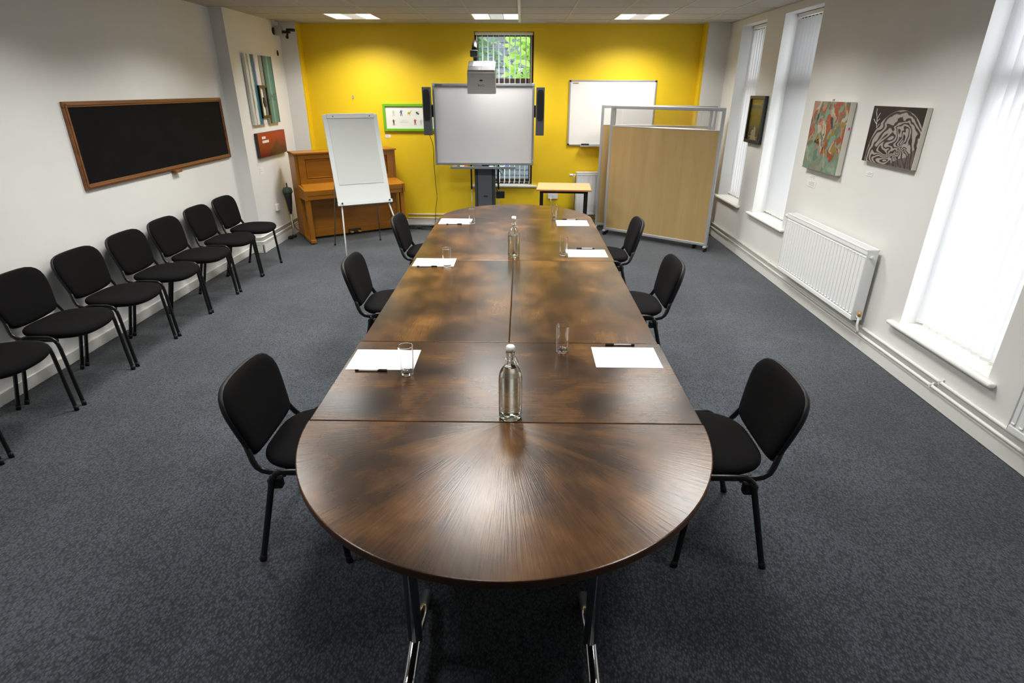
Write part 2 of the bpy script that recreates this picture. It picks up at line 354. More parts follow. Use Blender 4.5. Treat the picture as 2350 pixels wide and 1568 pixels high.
# ---------------------------------------------------------------- mesh building
class MB:
    """collects shapes, each with a material slot, and links them as one mesh"""
    def __init__(s):
        s.bm = bmesh.new(); s.mi = 0; s.smooth = set()
    def _mark(s, faces, smooth=False):
        for f in faces:
            f.material_index = s.mi
            f.smooth = smooth
    def box(s, x0, y0, z0, x1, y1, z1, bev=0.0, seg=2, M=None):
        bm = bmesh.new()
        bmesh.ops.create_cube(bm, size=1)
        for v in bm.verts:
            v.co = Vector(((x0+x1)/2 + v.co.x*(x1-x0), (y0+y1)/2 + v.co.y*(y1-y0), (z0+z1)/2 + v.co.z*(z1-z0)))
        if bev: bmesh.ops.bevel(bm, geom=list(bm.edges), offset=bev, segments=seg, affect='EDGES', profile=.5)
        s.merge(bm, M, False); return s
    def merge(s, bm, M=None, smooth=False):
        if M is not None: bmesh.ops.transform(bm, matrix=M, verts=bm.verts)
        vm = {}
        for v in bm.verts: vm[v] = s.bm.verts.new(v.co)
        fs = []
        for f in bm.faces:
            try: fs.append((s.bm.faces.new([vm[v] for v in f.verts]), f.smooth))
            except ValueError: pass
        for f, sm in fs:
            f.material_index = s.mi; f.smooth = smooth or sm
        bm.free(); return s
    def prism(s, pts, z0, z1, bev=0.0, seg=2, M=None, smooth=False):
        """outline in xy extruded z0..z1"""
        bm = bmesh.new()
        n = len(pts)
        a = [bm.verts.new((x, y, z0)) for x, y in pts]; b = [bm.verts.new((x, y, z1)) for x, y in pts]
        bm.faces.new(a[::-1]); bm.faces.new(b)
        for i in range(n):
            f = bm.faces.new([a[i], a[(i+1) % n], b[(i+1) % n], b[i]]); f.smooth = smooth
        bmesh.ops.recalc_face_normals(bm, faces=bm.faces)
        if bev:
            es = [e for e in bm.edges if abs(e.verts[0].co.z - e.verts[1].co.z) < 1e-9]
            bmesh.ops.bevel(bm, geom=es, offset=bev, segments=seg, affect='EDGES', profile=.5)
        s.merge(bm, M); return s
    def tube(s, pts, ra, rb=None, ref=(0, 0, 1), n=10, caps=True):
        """sweep; ra along ref axis side, rb the other"""
        rb = rb or ra; bm = bmesh.new(); P = [Vector(p) for p in pts]; rings = []
        ref = Vector(ref)
        for i, p in enumerate(P):
            t = (P[min(i+1, len(P)-1)] - P[max(i-1, 0)]).normalized()
            n1 = ref - ref.dot(t)*t
            if n1.length < 1e-3: n1 = Vector((1, 0, 0)) - t.x*t
            if n1.length < 1e-3: n1 = Vector((0, 1, 0)) - t.y*t
            n1.normalize(); n2 = t.cross(n1)
            rings.append([bm.verts.new(p + n1*ra*math.cos(2*PI*k/n) + n2*rb*math.sin(2*PI*k/n)) for k in range(n)])
        for a, b in zip(rings, rings[1:]):
            for k in range(n):
                f = bm.faces.new([a[k], a[(k+1) % n], b[(k+1) % n], b[k]]); f.smooth = True
        if caps: bm.faces.new(rings[0][::-1]); bm.faces.new(rings[-1])
        bmesh.ops.recalc_face_normals(bm, faces=bm.faces)
        s.merge(bm); return s
    def lathe(s, prof, n=28, M=None, cap=True, tight=False):
        """profile (r,z) from first to last"""
        bm = bmesh.new(); rings = []
        if tight:
            q = [prof[0]]
            for (r0, z0), (r1, z1) in zip(prof, prof[1:]):
                L = math.hypot(r1-r0, z1-z0)
                if L > .006:
                    k = .0012/L; q += [(r0+(r1-r0)*k, z0+(z1-z0)*k), (r1+(r0-r1)*k, z1+(z0-z1)*k)]
                q.append((r1, z1))
            prof = q
        for r, z in prof:
            if r < 1e-5: rings.append([bm.verts.new((0, 0, z))])
            else: rings.append([bm.verts.new((r*math.cos(2*PI*k/n), r*math.sin(2*PI*k/n), z)) for k in range(n)])
        for a, b in zip(rings, rings[1:]):
            for k in range(n):
                k2 = (k+1) % n
                if len(a) == 1 and len(b) == 1: continue
                if len(a) == 1: f = bm.faces.new([a[0], b[k2], b[k]])
                elif len(b) == 1: f = bm.faces.new([a[k], a[k2], b[0]])
                else: f = bm.faces.new([a[k], a[k2], b[k2], b[k]])
                f.smooth = True
        if cap:
            if len(rings[0]) > 1: bm.faces.new(rings[0][::-1])
            if len(rings[-1]) > 1: bm.faces.new(rings[-1])
        bmesh.ops.recalc_face_normals(bm, faces=bm.faces)
        s.merge(bm, M); return s
    def cyl(s, c, r, h, axis='z', n=20, bev=0.0):
        b = bev
        prof = [(r-b, 0), (r, b), (r, h-b), (r-b, h)] if b else [(r, 0), (r, h)]
        M = Matrix.Translation(c)
        if axis == 'x': M = M @ Matrix.Rotation(PI/2, 4, 'Y')
        if axis == 'y': M = M @ Matrix.Rotation(-PI/2, 4, 'X')
        return s.lathe(prof, n, M)
    def quad(s, *ps):
        f = s.bm.faces.new([s.bm.verts.new(p) for p in ps]); f.material_index = s.mi; return s
    def pad(s, outline, layers, fn):
        """outline 2D; layers = list of (inset scale, depth); fn(u,w,depth)->3D. closes both ends"""
        bm = bmesh.new(); n = len(outline)
        cu = sum(p[0] for p in outline)/n; cw = sum(p[1] for p in outline)/n
        rings = []
        for sc, dp in layers:
            rings.append([bm.verts.new(fn(cu+(u-cu)*sc, cw+(w_-cw)*sc, dp)) for u, w_ in outline])
        for a, b in zip(rings, rings[1:]):
            for k in range(n):
                f = bm.faces.new([a[k], a[(k+1) % n], b[(k+1) % n], b[k]]); f.smooth = True
        for ring, dp in ((rings[0], layers[0][1]), (rings[-1], layers[-1][1])):
            c = bm.verts.new(fn(cu, cw, dp))
            for k in range(n):
                f = bm.faces.new([ring[k], ring[(k+1) % n], c]); f.smooth = True
        bmesh.ops.recalc_face_normals(bm, faces=bm.faces)
        s.merge(bm); return s
    def build(s, name, mats, parent=None, label=None):
        me = bpy.data.meshes.new(name); s.bm.to_mesh(me); s.bm.free()
        for m in ([mats] if isinstance(mats, str) else mats): me.materials.append(MATS[m])
        o = bpy.data.objects.new(name, me); C.objects.link(o)
        if parent is not None: o.parent = parent
        if label: o['label'] = label
        return o

def thing(name, label, cat, loc=(0, 0, 0), rz=0.0, group=None):
    o = bpy.data.objects.new(name, None); C.objects.link(o)
    o.empty_display_size = .1
    o.location = loc; o.rotation_euler = (0, 0, rz); o['label'] = label; o['category'] = cat
    if group: o['group'] = group
    return o
def tag(o, label, cat, group=None, loc=None, rz=None):
    o['label'] = label; o['category'] = cat
    if group: o['group'] = group
    if loc is not None: o.location = loc
    if rz is not None: o.rotation_euler = (0, 0, rz)
    return o
def struct(name, mb, mats, parent=None):
    o = mb.build(name, mats, parent)
    if parent is None: o['kind'] = 'structure'
    return o
def dup(root, loc, rz=0.0, label=None, group=None):
    r = root.copy(); C.objects.link(r); r.location = loc; r.rotation_euler = (0, 0, rz)
    if label: r['label'] = label
    if group: r['group'] = group
    for ch in list(root.children):
        c = ch.copy(); C.objects.link(c); c.parent = r
        for g in list(ch.children):
            d = g.copy(); C.objects.link(d); d.parent = c
    return r
def text_mesh(body, size, M, name, m, parent, depth=.0006, align='CENTER'):
    cu = bpy.data.curves.new('txt', 'FONT'); cu.body = body; cu.size = size; cu.extrude = depth; cu.align_x = align; cu.align_y = 'CENTER'
    to = bpy.data.objects.new('txt', cu); C.objects.link(to)
    bpy.context.view_layer.update()
    me = bpy.data.meshes.new_from_object(to.evaluated_get(bpy.context.evaluated_depsgraph_get()))
    C.objects.unlink(to); bpy.data.objects.remove(to); bpy.data.curves.remove(cu)
    me.transform(M); me.name = name
    me.materials.clear(); me.materials.append(MATS[m])
    o = bpy.data.objects.new(name, me); C.objects.link(o); o.parent = parent
    return o
def superell(hw, hh, p=3.0, n=48, cx=0, cy=0):
    out = []
    for k in range(n):
        a = 2*PI*k/n; c, s_ = math.cos(a), math.sin(a)
        out.append((cx + hw*math.copysign(abs(c)**(2/p), c), cy + hh*math.copysign(abs(s_)**(2/p), s_)))
    return out
def arc(c, r, a0, a1, n=6, plane='yz', x=0):
    pts = []
    for k in range(n+1):
        a = a0 + (a1-a0)*k/n
        pts.append((x, c[0]+r*math.cos(a), c[1]+r*math.sin(a)))
    return pts

# ================================================================ the room
XL, XR, YF, YB, ZC = -3.369, 2.7225, 8.681, -2.6, 2.695
WT = .36
struct('floor', MB().box(XL-.2, YB, -.1, XR+WT, YF+.35, 0), 'carpet')
gx = [XL] + [-.03+.578*k for k in range(-5, 5)] + [XR]
gy = [8.165-.58*k for k in range(0, 19)]
gyy = [YF] + gy + [YB]
LIGHT_ROWS = [0, 4, 7, 11]        # tile rows (from the far wall)
LIGHT_X = [-2.053, -.319, 1.415]
mb = MB()
for i in range(len(gx)-1):
    for j in range(len(gyy)-1):
        cx_, cy_ = (gx[i]+gx[i+1])/2, (gyy[j]+gyy[j+1])/2
        if (j-1) in LIGHT_ROWS and any(abs(cx_-lx) < .1 for lx in LIGHT_X): continue
        mb.box(gx[i], gyy[j+1], ZC, gx[i+1], gyy[j], ZC+.02)
mb.box(XL-.2, YB-.1, ZC+.16, XR+WT, YF+.35, ZC+.2)
struct('ceiling', mb, 'ceiling_tile')
mb = MB()
for x in gx[1:-1]: mb.box(x-.012, YB, ZC-.003, x+.012, YF, ZC)
for y in gy: mb.box(XL, y-.012, ZC-.0028, XR, y+.012, ZC)
for a in (XL, XR-.02): mb.box(a, YB, ZC-.004, a+.02, YF, ZC)
struct('trim_1', mb, 'ceiling_bar')
struct('trim_2', MB().box(-.055, YB, ZC-.016, -.025, 8.36, ZC-.003, .003), 'trunking')

XC = -3.224
mb = MB()
mb.prism([(XL, YB), (XL, 6.985), (XC, 6.985), (XC, 8.53), (-3.0, 8.53), (-3.0, 8.95), (XL-.2, 8.95), (XL-.2, YB)], 0, ZC+.16)
struct('wall_left', mb, 'white_paint')
WIN = [(3.0, 3.85, .365, 2.62), (5.99, 6.83, .575, 2.62), (7.31, 8.10, .575, 2.62)]
mb = MB()
ys = YB
for a, b, z0, z1 in WIN:
    mb.box(XR, ys, 0, XR+WT, a, ZC+.16)
    mb.box(XR, a, 0, XR+WT, b, z0-.03); mb.box(XR, a, z1, XR+WT, b, ZC+.16)
    ys = b
mb.box(XR, ys, 0, XR+WT, YF+.3, ZC+.16)
mb.box(2.43, 8.53, 0, XR, YF+.3, ZC+.16)
struct('wall_right', mb, 'white_paint')
fx0, fx1, fz0, fz1 = -.656, .155, .60, 2.605
mb = MB()
mb.box(-3.0, YF, 0, fx0, YF+.3, ZC+.16); mb.box(fx1, YF, 0, 2.43, YF+.3, ZC+.16)
mb.box(fx0, YF, 0, fx1, YF+.3, fz0-.03); mb.box(fx0, YF, fz1, fx1, YF+.3, ZC+.16)
mb.box(-3.0, 8.535, 0, -2.985, YF, ZC+.1); mb.box(2.40, 8.535, 0, 2.43, YF, ZC+.1)
mb.box(-.784, YF-.018, 2.648, .282, YF, ZC)
struct('wall_far', mb, 'yellow_paint')
struct('wall_back', MB().box(XL-.2, YB-.2, 0, XR+WT, YB, ZC+.16), 'white_paint')

def skirt(name, boxes):
    mb = MB()
    for b in boxes: mb.box(*b, .006, 1)
    struct(name, mb, 'gloss_white')
skirt('baseboard_left', [(XL, YB, 0, XL+.022, 6.985, .09), (XL, 6.963, 0, XC+.022, 6.985, .11), (XC, 6.963, 0, XC+.022, 8.53, .11), (XC, 8.508, 0, -3.0, 8.53, .11)])
skirt('baseboard_right', [(XR-.022, YB, 0, XR, 8.53, .10), (2.42, 8.508, 0, XR, 8.53, .10)])
skirt('baseboard_far', [(-2.985, YF-.022, 0, 2.40, YF, .085)])

# windows: frames, panes, sills
def window(idx, a, b, z0, z1, side):
    """a..b along the wall, frame of dark brown bars with a transom"""
    mb = MB(); fw = .05
    zt = 1.965
    def bx(u0, w0, u1, w1):
        if side == 'far': mb.box(u0, YF+.14, w0, u1, YF+.19, w1, .004, 1)
        else: mb.box(XR+.18, u0, w0, XR+.24, u1, w1, .004, 1)
    bx(a, z0, a+fw, z1); bx(b-fw, z0, b, z1); bx(a+fw, z1-fw, b-fw, z1); bx(a+fw, z0, b-fw, z0+fw+.02); bx(a+fw, zt-(0 if side == 'far' else .05), b-fw, zt+.07)
    o = struct('window_%d' % idx, mb, 'brown_frame')
    for (w0, w1) in ((z0+fw+.02, zt), (zt+.07, z1-fw)):
        m2 = MB()
        if side == 'far': m2.box(a+fw, YF+.160, w0, b-fw, YF+.166, w1)
        else: m2.box(XR+.207, a+fw, w0, XR+.213, b-fw, w1)
        p_ = m2.build('pane', 'window_glass', o)
    m3 = MB()
    if side == 'far':
        m3.box(a-.08, YF-.045, z0-.03, b+.075, YF, z0, .008); m3.box(a, YF-.01, z0-.03, b, YF+.19, z0)
    else:
        m3.box(XR-.045, a-.075, z0-.03, XR+.002, b+.09, z0, .012); m3.box(XR, a, z0-.03, XR+.24, b, z0)
    m3.build('sill', 'sill_white', o)
for k_, (a, b, z0, z1) in enumerate(WIN): window(k_+1, a, b, z0, z1, 'right')
window(4, fx0, fx1, fz0, fz1, 'far')

def blind(x, y, z0, z1, length, rz, n, turn, label, slat_w=.089, gap=None, stack=0, droop=0):
    """local x along the rail, slats hang below"""
    t = thing('vertical_blind', label, 'blind', (x, y, z0), rz, None)
    H = z1 - z0
    MB().box(0, -.02, H-.035, length, .02, H, .003, 1).build('headrail', 'white_plastic', t)
    pitch = (length-.05)/(n-1) if gap is None else gap
    proto = wproto = None
    for k in range(n):
        cxk = .025 + pitch*k
        if proto is None:
            m = MB()
            # shallow curved strip
            for s_ in range(6):
                u0, u1 = -slat_w/2 + slat_w*s_/6, -slat_w/2 + slat_w*(s_+1)/6
                c = lambda u: .006*(1-(2*u/slat_w)**2)
                m.quad((u0, c(u0), .02), (u1, c(u1), .02), (u1, c(u1), H-.05), (u0, c(u0), H-.05))
            m.tube([(0, 0, H-.055), (0, 0, H-.034)], .004, n=6)
            s1 = m.build('slat', ['slat_fabric'], t); proto = s1
            wt = MB().box(-slat_w/2+.004, -.001, .006, slat_w/2-.004, .010, .03, .002, 1).build('weight', 'white_plastic', s1); wproto = wt
        else:
            s1 = proto.copy(); C.objects.link(s1); s1.parent = t
            wt = wproto.copy(); C.objects.link(wt); wt.parent = s1
        s1.location = (cxk, 0, 0); s1.rotation_euler = (0, 0, turn + (random.random()-.5)*.06)
    if droop:
        m = MB()
        for k in range(n-1):
            a, b = .025+pitch*k, .025+pitch*(k+1)
            m.tube([(a+(b-a)*q/8, -.03, .014-.03*math.sin(PI*q/8)*.6+.03) for q in range(9)], .0016, n=5)
        m.build('bottom_chain', 'white_plastic', t)
    m = MB(); m.tube([(length-.02, -.035, H-.03), (length-.02, -.035, H*.35), (length-.035, -.035, H*.33), (length-.05, -.035, H*.35), (length-.05, -.035, H-.03)], .0018, n=5)
    m.build('cord', 'white_plastic', t)
    return t
# right wall: local +x -> world -y
blind(XR+.125, 3.84, .375, 2.615, .83, -PI/2, 11, .50, 'overexposed white vertical blind in the nearest right-hand window')
blind(XR+.15, 6.82, .585, 2.615, .82, -PI/2, 11, .48, 'white vertical blind in the middle right window, beside the colourful abstract canvas')
blind(XR+.15, 8.09, .585, 2.615, .77, -PI/2, 10, .48, 'white vertical blind in the far right window, partly behind the wood screens')
blind(fx0+.01, YF+.075, .61, 2.60, .79, 0, 11, 1.42, 'open vertical blind with edge-on slats in the window of the yellow wall', gap=.0745, droop=1)

# ---------------------------------------------------------------- ceiling lights
def ceiling_light(x, y, label):
    t = thing('ceiling_light', label, 'light', (x, y, ZC), 0, 'recessed ceiling lights')
    h = .289; w_ = .29
    m = MB()
    m.box(-h, -w_, .0, -h+.012, w_, .09); m.box(h-.012, -w_, .0, h, w_, .09)
    m.box(-h+.012, -w_, .0, h-.012, -w_+.012, .09); m.box(-h+.012, w_-.012, .0, h-.012, w_, .09)
    m.box(-h, -w_, .09, h, w_, .10)
    m.box(-h, -w_, -.004, -h+.012, w_, 0); m.box(h-.012, -w_, -.004, h, w_, 0)
    m.build('housing', 'tray_white', t)
    for sx in (-1, 1):
        a, b = sorted((sx*.092, sx*.276))
        MB().box(a, -w_+.014, .002, b, w_-.014, .008).build('diffuser', 'tube_glow', t)
    MB().box(-.074, -w_+.014, -.002, .074, w_-.014, .012, .002, 1).build('perforated_panel', 'perforated_glow', t)
    for sx in (-1, 1):
        a, b = sorted((sx*.076, sx*.090))
        MB().box(a, -w_+.014, .004, b, w_-.014, .012).build('reflector_strip', 'tray_white', t)
    return t
def lamp(x, y, parent, k=1.0):
    l = bpy.data.lights.new('ceiling_lamp', 'AREA'); l.shape = 'RECTANGLE'; l.size = .50; l.size_y = .52
    l.energy = LAMP_W*k; l.color = (1.0, .985, .945); l.spread = LAMP_SPREAD
    o = bpy.data.objects.new('ceiling_lamp', l); C.objects.link(o); o.location = (0, 0, -.008); o.parent = parent
for r_ in LIGHT_ROWS:
    yy = 8.165 - .58*r_ - .29
    for k_, lx in enumerate(LIGHT_X):
        if r_ == 0:
            lab = ['recessed square ceiling light above the piano corner', 'recessed square ceiling light above the projector', 'recessed square ceiling light above the wall whiteboard'][k_]
        else:
            lab = 'recessed square ceiling light above %s, %s' % ({4: 'the far end of the long table', 7: 'the middle of the long table', 11: 'the near end of the long table', 14: 'the floor behind the table end'}[r_], ['chair row side', 'centre line', 'window side'][k_])
        t = ceiling_light(lx, yy, lab)
        lamp(lx, yy, t, {0: .95, 4: 1.0, 7: 1.0, 11: .42}[r_])

# ---------------------------------------------------------------- conference table modules
TX, TY, TZ, TH = -.0533, 1.8657, .735, .030
def half_outline(sgn, rx, ry, n=60):
    pts = [(rx*math.cos(PI*k/n), sgn*ry*math.sin(PI*k/n)) for k in range(n+1)]
    return pts if sgn > 0 else pts[::-1]
def caster(m, x, y):
    pass
def t_frame(t, x, y, axis, half, chrome_strip=False):
    """post with chrome foot; axis the foot runs along"""
    M = Matrix.Translation((x, y, 0)) @ (Matrix.Identity(4) if axis == 'y' else Matrix.Rotation(PI/2, 4, 'Z'))
    def P(a, b, c): return tuple(M @ Vector((a, b, c)))
    m = MB(); m.tube([P(0, 0, .10), P(0, 0, .40), P(0, 0, .69)], .025, .024, ref=M.to_3x3() @ Vector((1, 0, 0)), n=18)
    m.build('post', 'post_grey', t)
    m = MB(); m.tube([P(0, -.024, .50), P(0, -.0245, .35), P(0, -.026, .20), P(0, -.03, .105)], .0005, .0005, n=8)
    # tapering bright inlay
    bm = bmesh.new()
    w0, w1 = .0008, .007
    vs = [bm.verts.new(P(a, b, c)) for a, b, c in ((-w0, -.0262, .46), (w0, -.0262, .46), (w1, -.0262, .10), (-w1, -.0262, .10), (-w0, -.02, .46), (w0, -.02, .46), (w1, -.02, .10), (-w1, -.02, .10))]
    for q in ((0, 1, 2, 3), (4, 7, 6, 5), (0, 4, 5, 1), (2, 6, 7, 3), (0, 3, 7, 4), (1, 5, 6, 2)): bm.faces.new([vs[i] for i in q])
    m.merge(bm); m.build('inlay', 'chrome', t)
    m = MB()
    for s_ in (-1, 1):
        m.tube([P(0, 0, .115), P(0, s_*.02, .105), P(0, s_*half*.5, .082), P(0, s_*half, .064)], .020, .014, ref=M.to_3x3() @ Vector((1, 0, 0)), n=16)
    m.build('foot', 'chrome', t)
    for s_ in (-1, 1):
        m = MB(); m.mi = 0
        c = M @ Vector((0, s_*half*.98, 0))
        m.cyl((c.x-.020, c.y, .026), .026, .015, 'x', 20, .003); m.cyl((c.x+.005, c.y, .026), .026, .015, 'x', 20, .003)
        m.box(c.x-.006, c.y-.014, .02, c.x+.006, c.y+.014, .058, .003)
        m.mi = 1; m.cyl((c.x, c.y, .05), .009, .02)
        m.build('caster', ['black_plastic', 'chrome'], t)
def table_top(t, outline, m_):
    mb = MB(); mb.prism(outline, TZ-TH, TZ, .004, 2)
    for f in mb.bm.faces:
        if f.calc_center_median().z < TZ-.0005 and f.normal.z < .9: f.material_index = 1
    mb.bm.normal_update()
    for f in mb.bm.faces: f.material_index = 0 if f.normal.z > .5 else 1
    mb.build('tabletop', [m_, 'table_edge'], t)
G_ = .0012
t = thing('conference_table', 'half-round dark wood table section nearest the camera, chrome feet showing below', 'table', (TX, TY, 0), 0, 'sections of the long table')
o_ = half_outline(-1, .752, .770); table_top(t, [(x, min(y, -G_)) for x, y in o_], 'table_fan_near')
t_frame(t, -.307, -.437, 'y', .245); t_frame(t, .313, -.437, 'y', .245)
MB().box(-.30, -.46, TZ-TH-.04, .30, -.42, TZ-TH, .003).build('crossbar', 'post_grey', t)
def rect_mod(label, x0, y0, x1, y1, m_, longaxis):
    t = thing('conference_table', label, 'table', (TX+(x0+x1)/2, TY+(y0+y1)/2, 0), 0, 'sections of the long table')
    hx, hy = (x1-x0)/2-G_, (y1-y0)/2-G_
    table_top(t, [(-hx, -hy), (hx, -hy), (hx, hy), (-hx, hy)], m_)
    if longaxis == 'x':
        t_frame(t, -hx+.205, 0.02, 'y', .33); t_frame(t, hx-.205, 0.02, 'y', .33)
        MB().box(-hx+.22, -.03, TZ-TH-.04, hx-.22, .03, TZ-TH, .003).build('crossbar', 'post_grey', t)
    else:
        t_frame(t, 0, -hy+.2, 'x', .29); t_frame(t, 0, hy-.2, 'x', .29)
        MB().box(-.03, -hy+.22, TZ-TH-.04, .03, hy-.22, TZ-TH, .003).build('crossbar', 'post_grey', t)
rect_mod('dark wood table section carrying the nearest bottle and the two nearest papers', -.75, 0, .75, .75, 'table_grain_x', 'x')
rect_mod('empty-topped dark wood table section left of the centre seam, one paper at its far corner', -.742, .75, 0, 2.25, 'table_grain_y0', 'y')
rect_mod('bare dark wood table section right of the centre seam, behind the nearest tumblers', 0, .75, .742, 2.25, 'table_grain_y1', 'y')
rect_mod('dark wood table section at the far left, before the distant half-round end', -.75, 2.25, 0, 3.75, 'table_grain_y2', 'y')
rect_mod('dark wood table section at the far right, carrying the two papers nearest the screens', 0, 2.25, .75, 3.75, 'table_grain_y3', 'y')
t = thing('conference_table', 'half-round dark wood table end farthest away, nearest the projection board', 'table', (TX, TY+3.75, 0), 0, 'sections of the long table')
o_ = half_outline(1, .752, .761); table_top(t, [(x, max(y, G_)) for x, y in o_], 'table_fan_far')
t_frame(t, -.31, .36, 'y', .24); t_frame(t, .31, .36, 'y', .24)

# ---------------------------------------------------------------- chairs
def make_chair(name, label, cat, group):
    t = thing(name, label, cat, (0, 0, 0), 0, group)
    # seat: local x = across, y = forward
    out = []
    for (u, w_) in superell(.238, .212, 3.2, 56, 0, .045):
        k = (w_+.167)/.424
        out.append((u*(1-.13*max(0, 1-k*2.2)), w_ + (.012*math.cos(u/.238*PI/2) if w_ > .1 else 0)))
    def sf(u, w_, d): return (u, w_, .452 + d - .10*max(0, w_-.16)**1.5*2 + .010*(u/.24)**2)
    m = MB(); m.pad(out, [(.90, .0), (.985, .004), (1.0, .014), (.995, .026), (.96, .036), (.86, .043), (.6, .047), (.3, .048)], sf)
    m.build('seat', 'black_fabric', t)
    m = MB(); m.pad(out, [(.85, -.010), (.93, -.008), (.955, -.001), (.95, .001)], sf); m.build('seat_pan', 'black_plastic', t)
    # backrest
    O = Vector((0, -.178, .487)); e = Vector((0, -.265, .964)); n_ = Vector((0, .964, .265))
    Hh = .335
    half = [(0, -.004), (.08, -.002), (.14, .004), (.175, .012), (.193, .024), (.202, .040), (.208, .060), (.216, .10), (.224, .14), (.231, .18), (.235, .215), (.2345, .245), (.227, .275), (.210, .300), (.185, .318), (.150, .329), (.10, .334), (.05, .3355)]
    bo = half + [(0, .336)] + [(-u, w_) for u, w_ in half[:0:-1]]
    def bf(u, w_, d):
        p_ = O + e*w_ + n_*(d + .42*u*u)
        return (u, p_.y, p_.z)
    m = MB(); m.pad(bo, [(.3, .030), (.6, .029), (.85, .025), (.95, .018), (.985, .008), (.985, -.002)], bf); m.build('backrest', 'black_fabric', t)
    m = MB(); m.pad(bo, [(1.0, .004), (1.01, -.004), (.985, -.018), (.93, -.024), (.6, -.026)], bf); m.build('back_shell', 'black_plastic', t)
    X = (1, 0, 0)
    for s_ in (-1, 1):
        u = s_*.257
        m = MB(); m.tube([(u, -.190, .0), (u, -.187, .012), (u, -.09, .395), (u, -.082, .43), (u, -.068, .455)], .0085, .0135, ref=X, n=12)
        lg = m.build('leg', 'black_metal', t)
        m = MB(); m.tube([(u, -.1905, 0), (u, -.181, .035)], .0105, .0155, ref=X, n=12); m.build('foot_cap', 'black_plastic', lg)
        m = MB(); m.tube([(u, .190, .0), (u, .188, .012), (u, .158, .40), (u, .152, .435), (u, .138, .458)], .0085, .0135, ref=X, n=12)
        lg = m.build('leg', 'black_metal', t)
        m = MB(); m.tube([(u, .1903, 0), (u, .188, .035)], .0105, .0155, ref=X, n=12); m.build('foot_cap', 'black_plastic', lg)
        m = MB(); m.tube([(u, -.082, .43), (u, -.074, .448), (u, -.058, .465), (u, -.035, .473), (u, 0, .475), (u, .10, .475), (u, .125, .469), (u, .142, .455), (u, .152, .435)], .0085, .0125, ref=X, n=12)
        m.build('side_rail', 'black_metal', t)
        u = s_*.222
        m = MB(); k_ = s_*.196
        m.tube([(u, .13, .445), (u, -.06, .445), (u, -.10, .446), (u, -.130, .453), (u*.995, -.152, .470), (u*.97, -.166, .495), (u*.93, -.178, .525), (k_, -.196, .58)], .0085, .0135, ref=X, n=12)
        m.build('back_upright', 'black_metal', t)
        m = MB(); m.box(u-.001 if s_ > 0 else u-.034, -.105, .385, u+.034 if s_ > 0 else u+.001, -.045, .432, .008); m.build('bracket', 'black_plastic', t)
    m = MB(); m.tube([(-.25, .10, .452), (.25, .10, .452)], .009, n=10); m.build('cross_bar', 'black_metal', t)
    m = MB(); m.tube([(-.25, -.03, .452), (.25, -.03, .452)], .009, n=10); m.build('cross_bar', 'black_metal', t)
    return t
LW, RW = -PI/2, PI/2      # facing +x, facing -x
GT, GWL = 'chairs drawn up to the long table', 'row of chairs along the left wall'
ch0 = make_chair('stacking_chair', 'black chair at the near left of the table, between camera and nearest left paper', 'chair', GT)
ch0.location = (-.925, 2.147, 0); ch0.rotation_euler = (0, 0, LW)
dup(ch0, (-.955, 3.92, 0), LW+.02, 'black chair at the left of the table, middle one of the three', GT)
dup(ch0, (-.915, 5.36, 0), LW-.02, 'black chair at the far left of the table, in front of the piano', GT)
dup(ch0, (.867, 2.145, 0), RW, 'black chair at the near right of the table, beside the pale lit carpet', GT)
dup(ch0, (.845, 3.92, 0), RW, 'black chair at the right of the table, middle one of the three', GT)
dup(ch0, (.835, 5.27, 0), RW-.02, 'black chair at the far right of the table, in front of the maple screens', GT)
wl = [(2.88, 'black wall-row chair whose back is cut off by the left photo edge'), (3.463, 'black wall-row chair below and left of the chalkboard corner, backrest touching the photo edge'),
      (4.03, 'black wall-row chair under the left end of the chalkboard, third from the near end'), (4.60, 'black wall-row chair under the chalkboard, fourth counting from the piano'),
      (5.15, 'black wall-row chair under the chalkboard, third counting from the piano'), (5.737, 'black wall-row chair under the right end of the chalkboard, second from the piano'),
      (6.29, 'last black chair of the wall row, nearest the column and piano')]
for y_, lab in wl: dup(ch0, (-3.028, y_, 0), LW, lab, GWL)
dup(ch0, (-3.028, 2.30, 0), LW, 'black wall-row chair at the lower left, only a front leg in view', GWL)

# ---------------------------------------------------------------- things on the table
def paper(x0, y0, x1, y1, rz, label):
    cx_, cy_ = (x0+x1)/2, (y0+y1)/2
    hw, hh = (x1-x0)/2, (y1-y0)/2
    m = MB(); m.box(-hw, -hh, 0, hw, hh, .0014)
    o = m.build('paper_stack', 'paper'); return tag(o, label, 'paper', 'paper stacks on the long table', (cx_, cy_, TZ), rz)
paper(-.786, 2.297, -.478, 2.512, .0, 'white paper under the nearest left tumbler on the table')
paper(.350, 2.342, .654, 2.565, -.005, 'white paper nearest the right-hand front chair')
paper(-.776, 3.945, -.478, 4.152, 0, 'white paper on the left of the table beside the middle chair')
paper(.362, 4.220, .662, 4.438, 0, 'white paper on the right, just beyond the table seam')
paper(-.777, 5.347, -.470, 5.590, 0, 'white paper at the far left end of the table')
paper(.336, 5.300, .635, 5.545, 0, 'white paper at the far right end of the table')
def pen(x, y, rz, label, flip=False):
    t = thing('ballpoint_pen', label, 'pen', (x, y, TZ+.0048), rz, 'pens beside the paper stacks')
    L = .145
    MB().cyl((-.055, 0, 0), .0042, .085, 'x', 14).build('barrel', 'screen_face', t, 'clear grey barrel')
    MB().cyl((.03, 0, 0), .0048, .042, 'x', 14, .001).build('cap', 'black_plastic', t)
    m = MB(); m.cyl((-.072, 0, 0), .0045, .017, 'x', 14, .001); m.build('end_plug', 'black_plastic', t)
    m = MB(); m.box(.035, -.0015, .004, .072, .0015, .0065); m.build('clip', 'black_plastic', t)
    return t
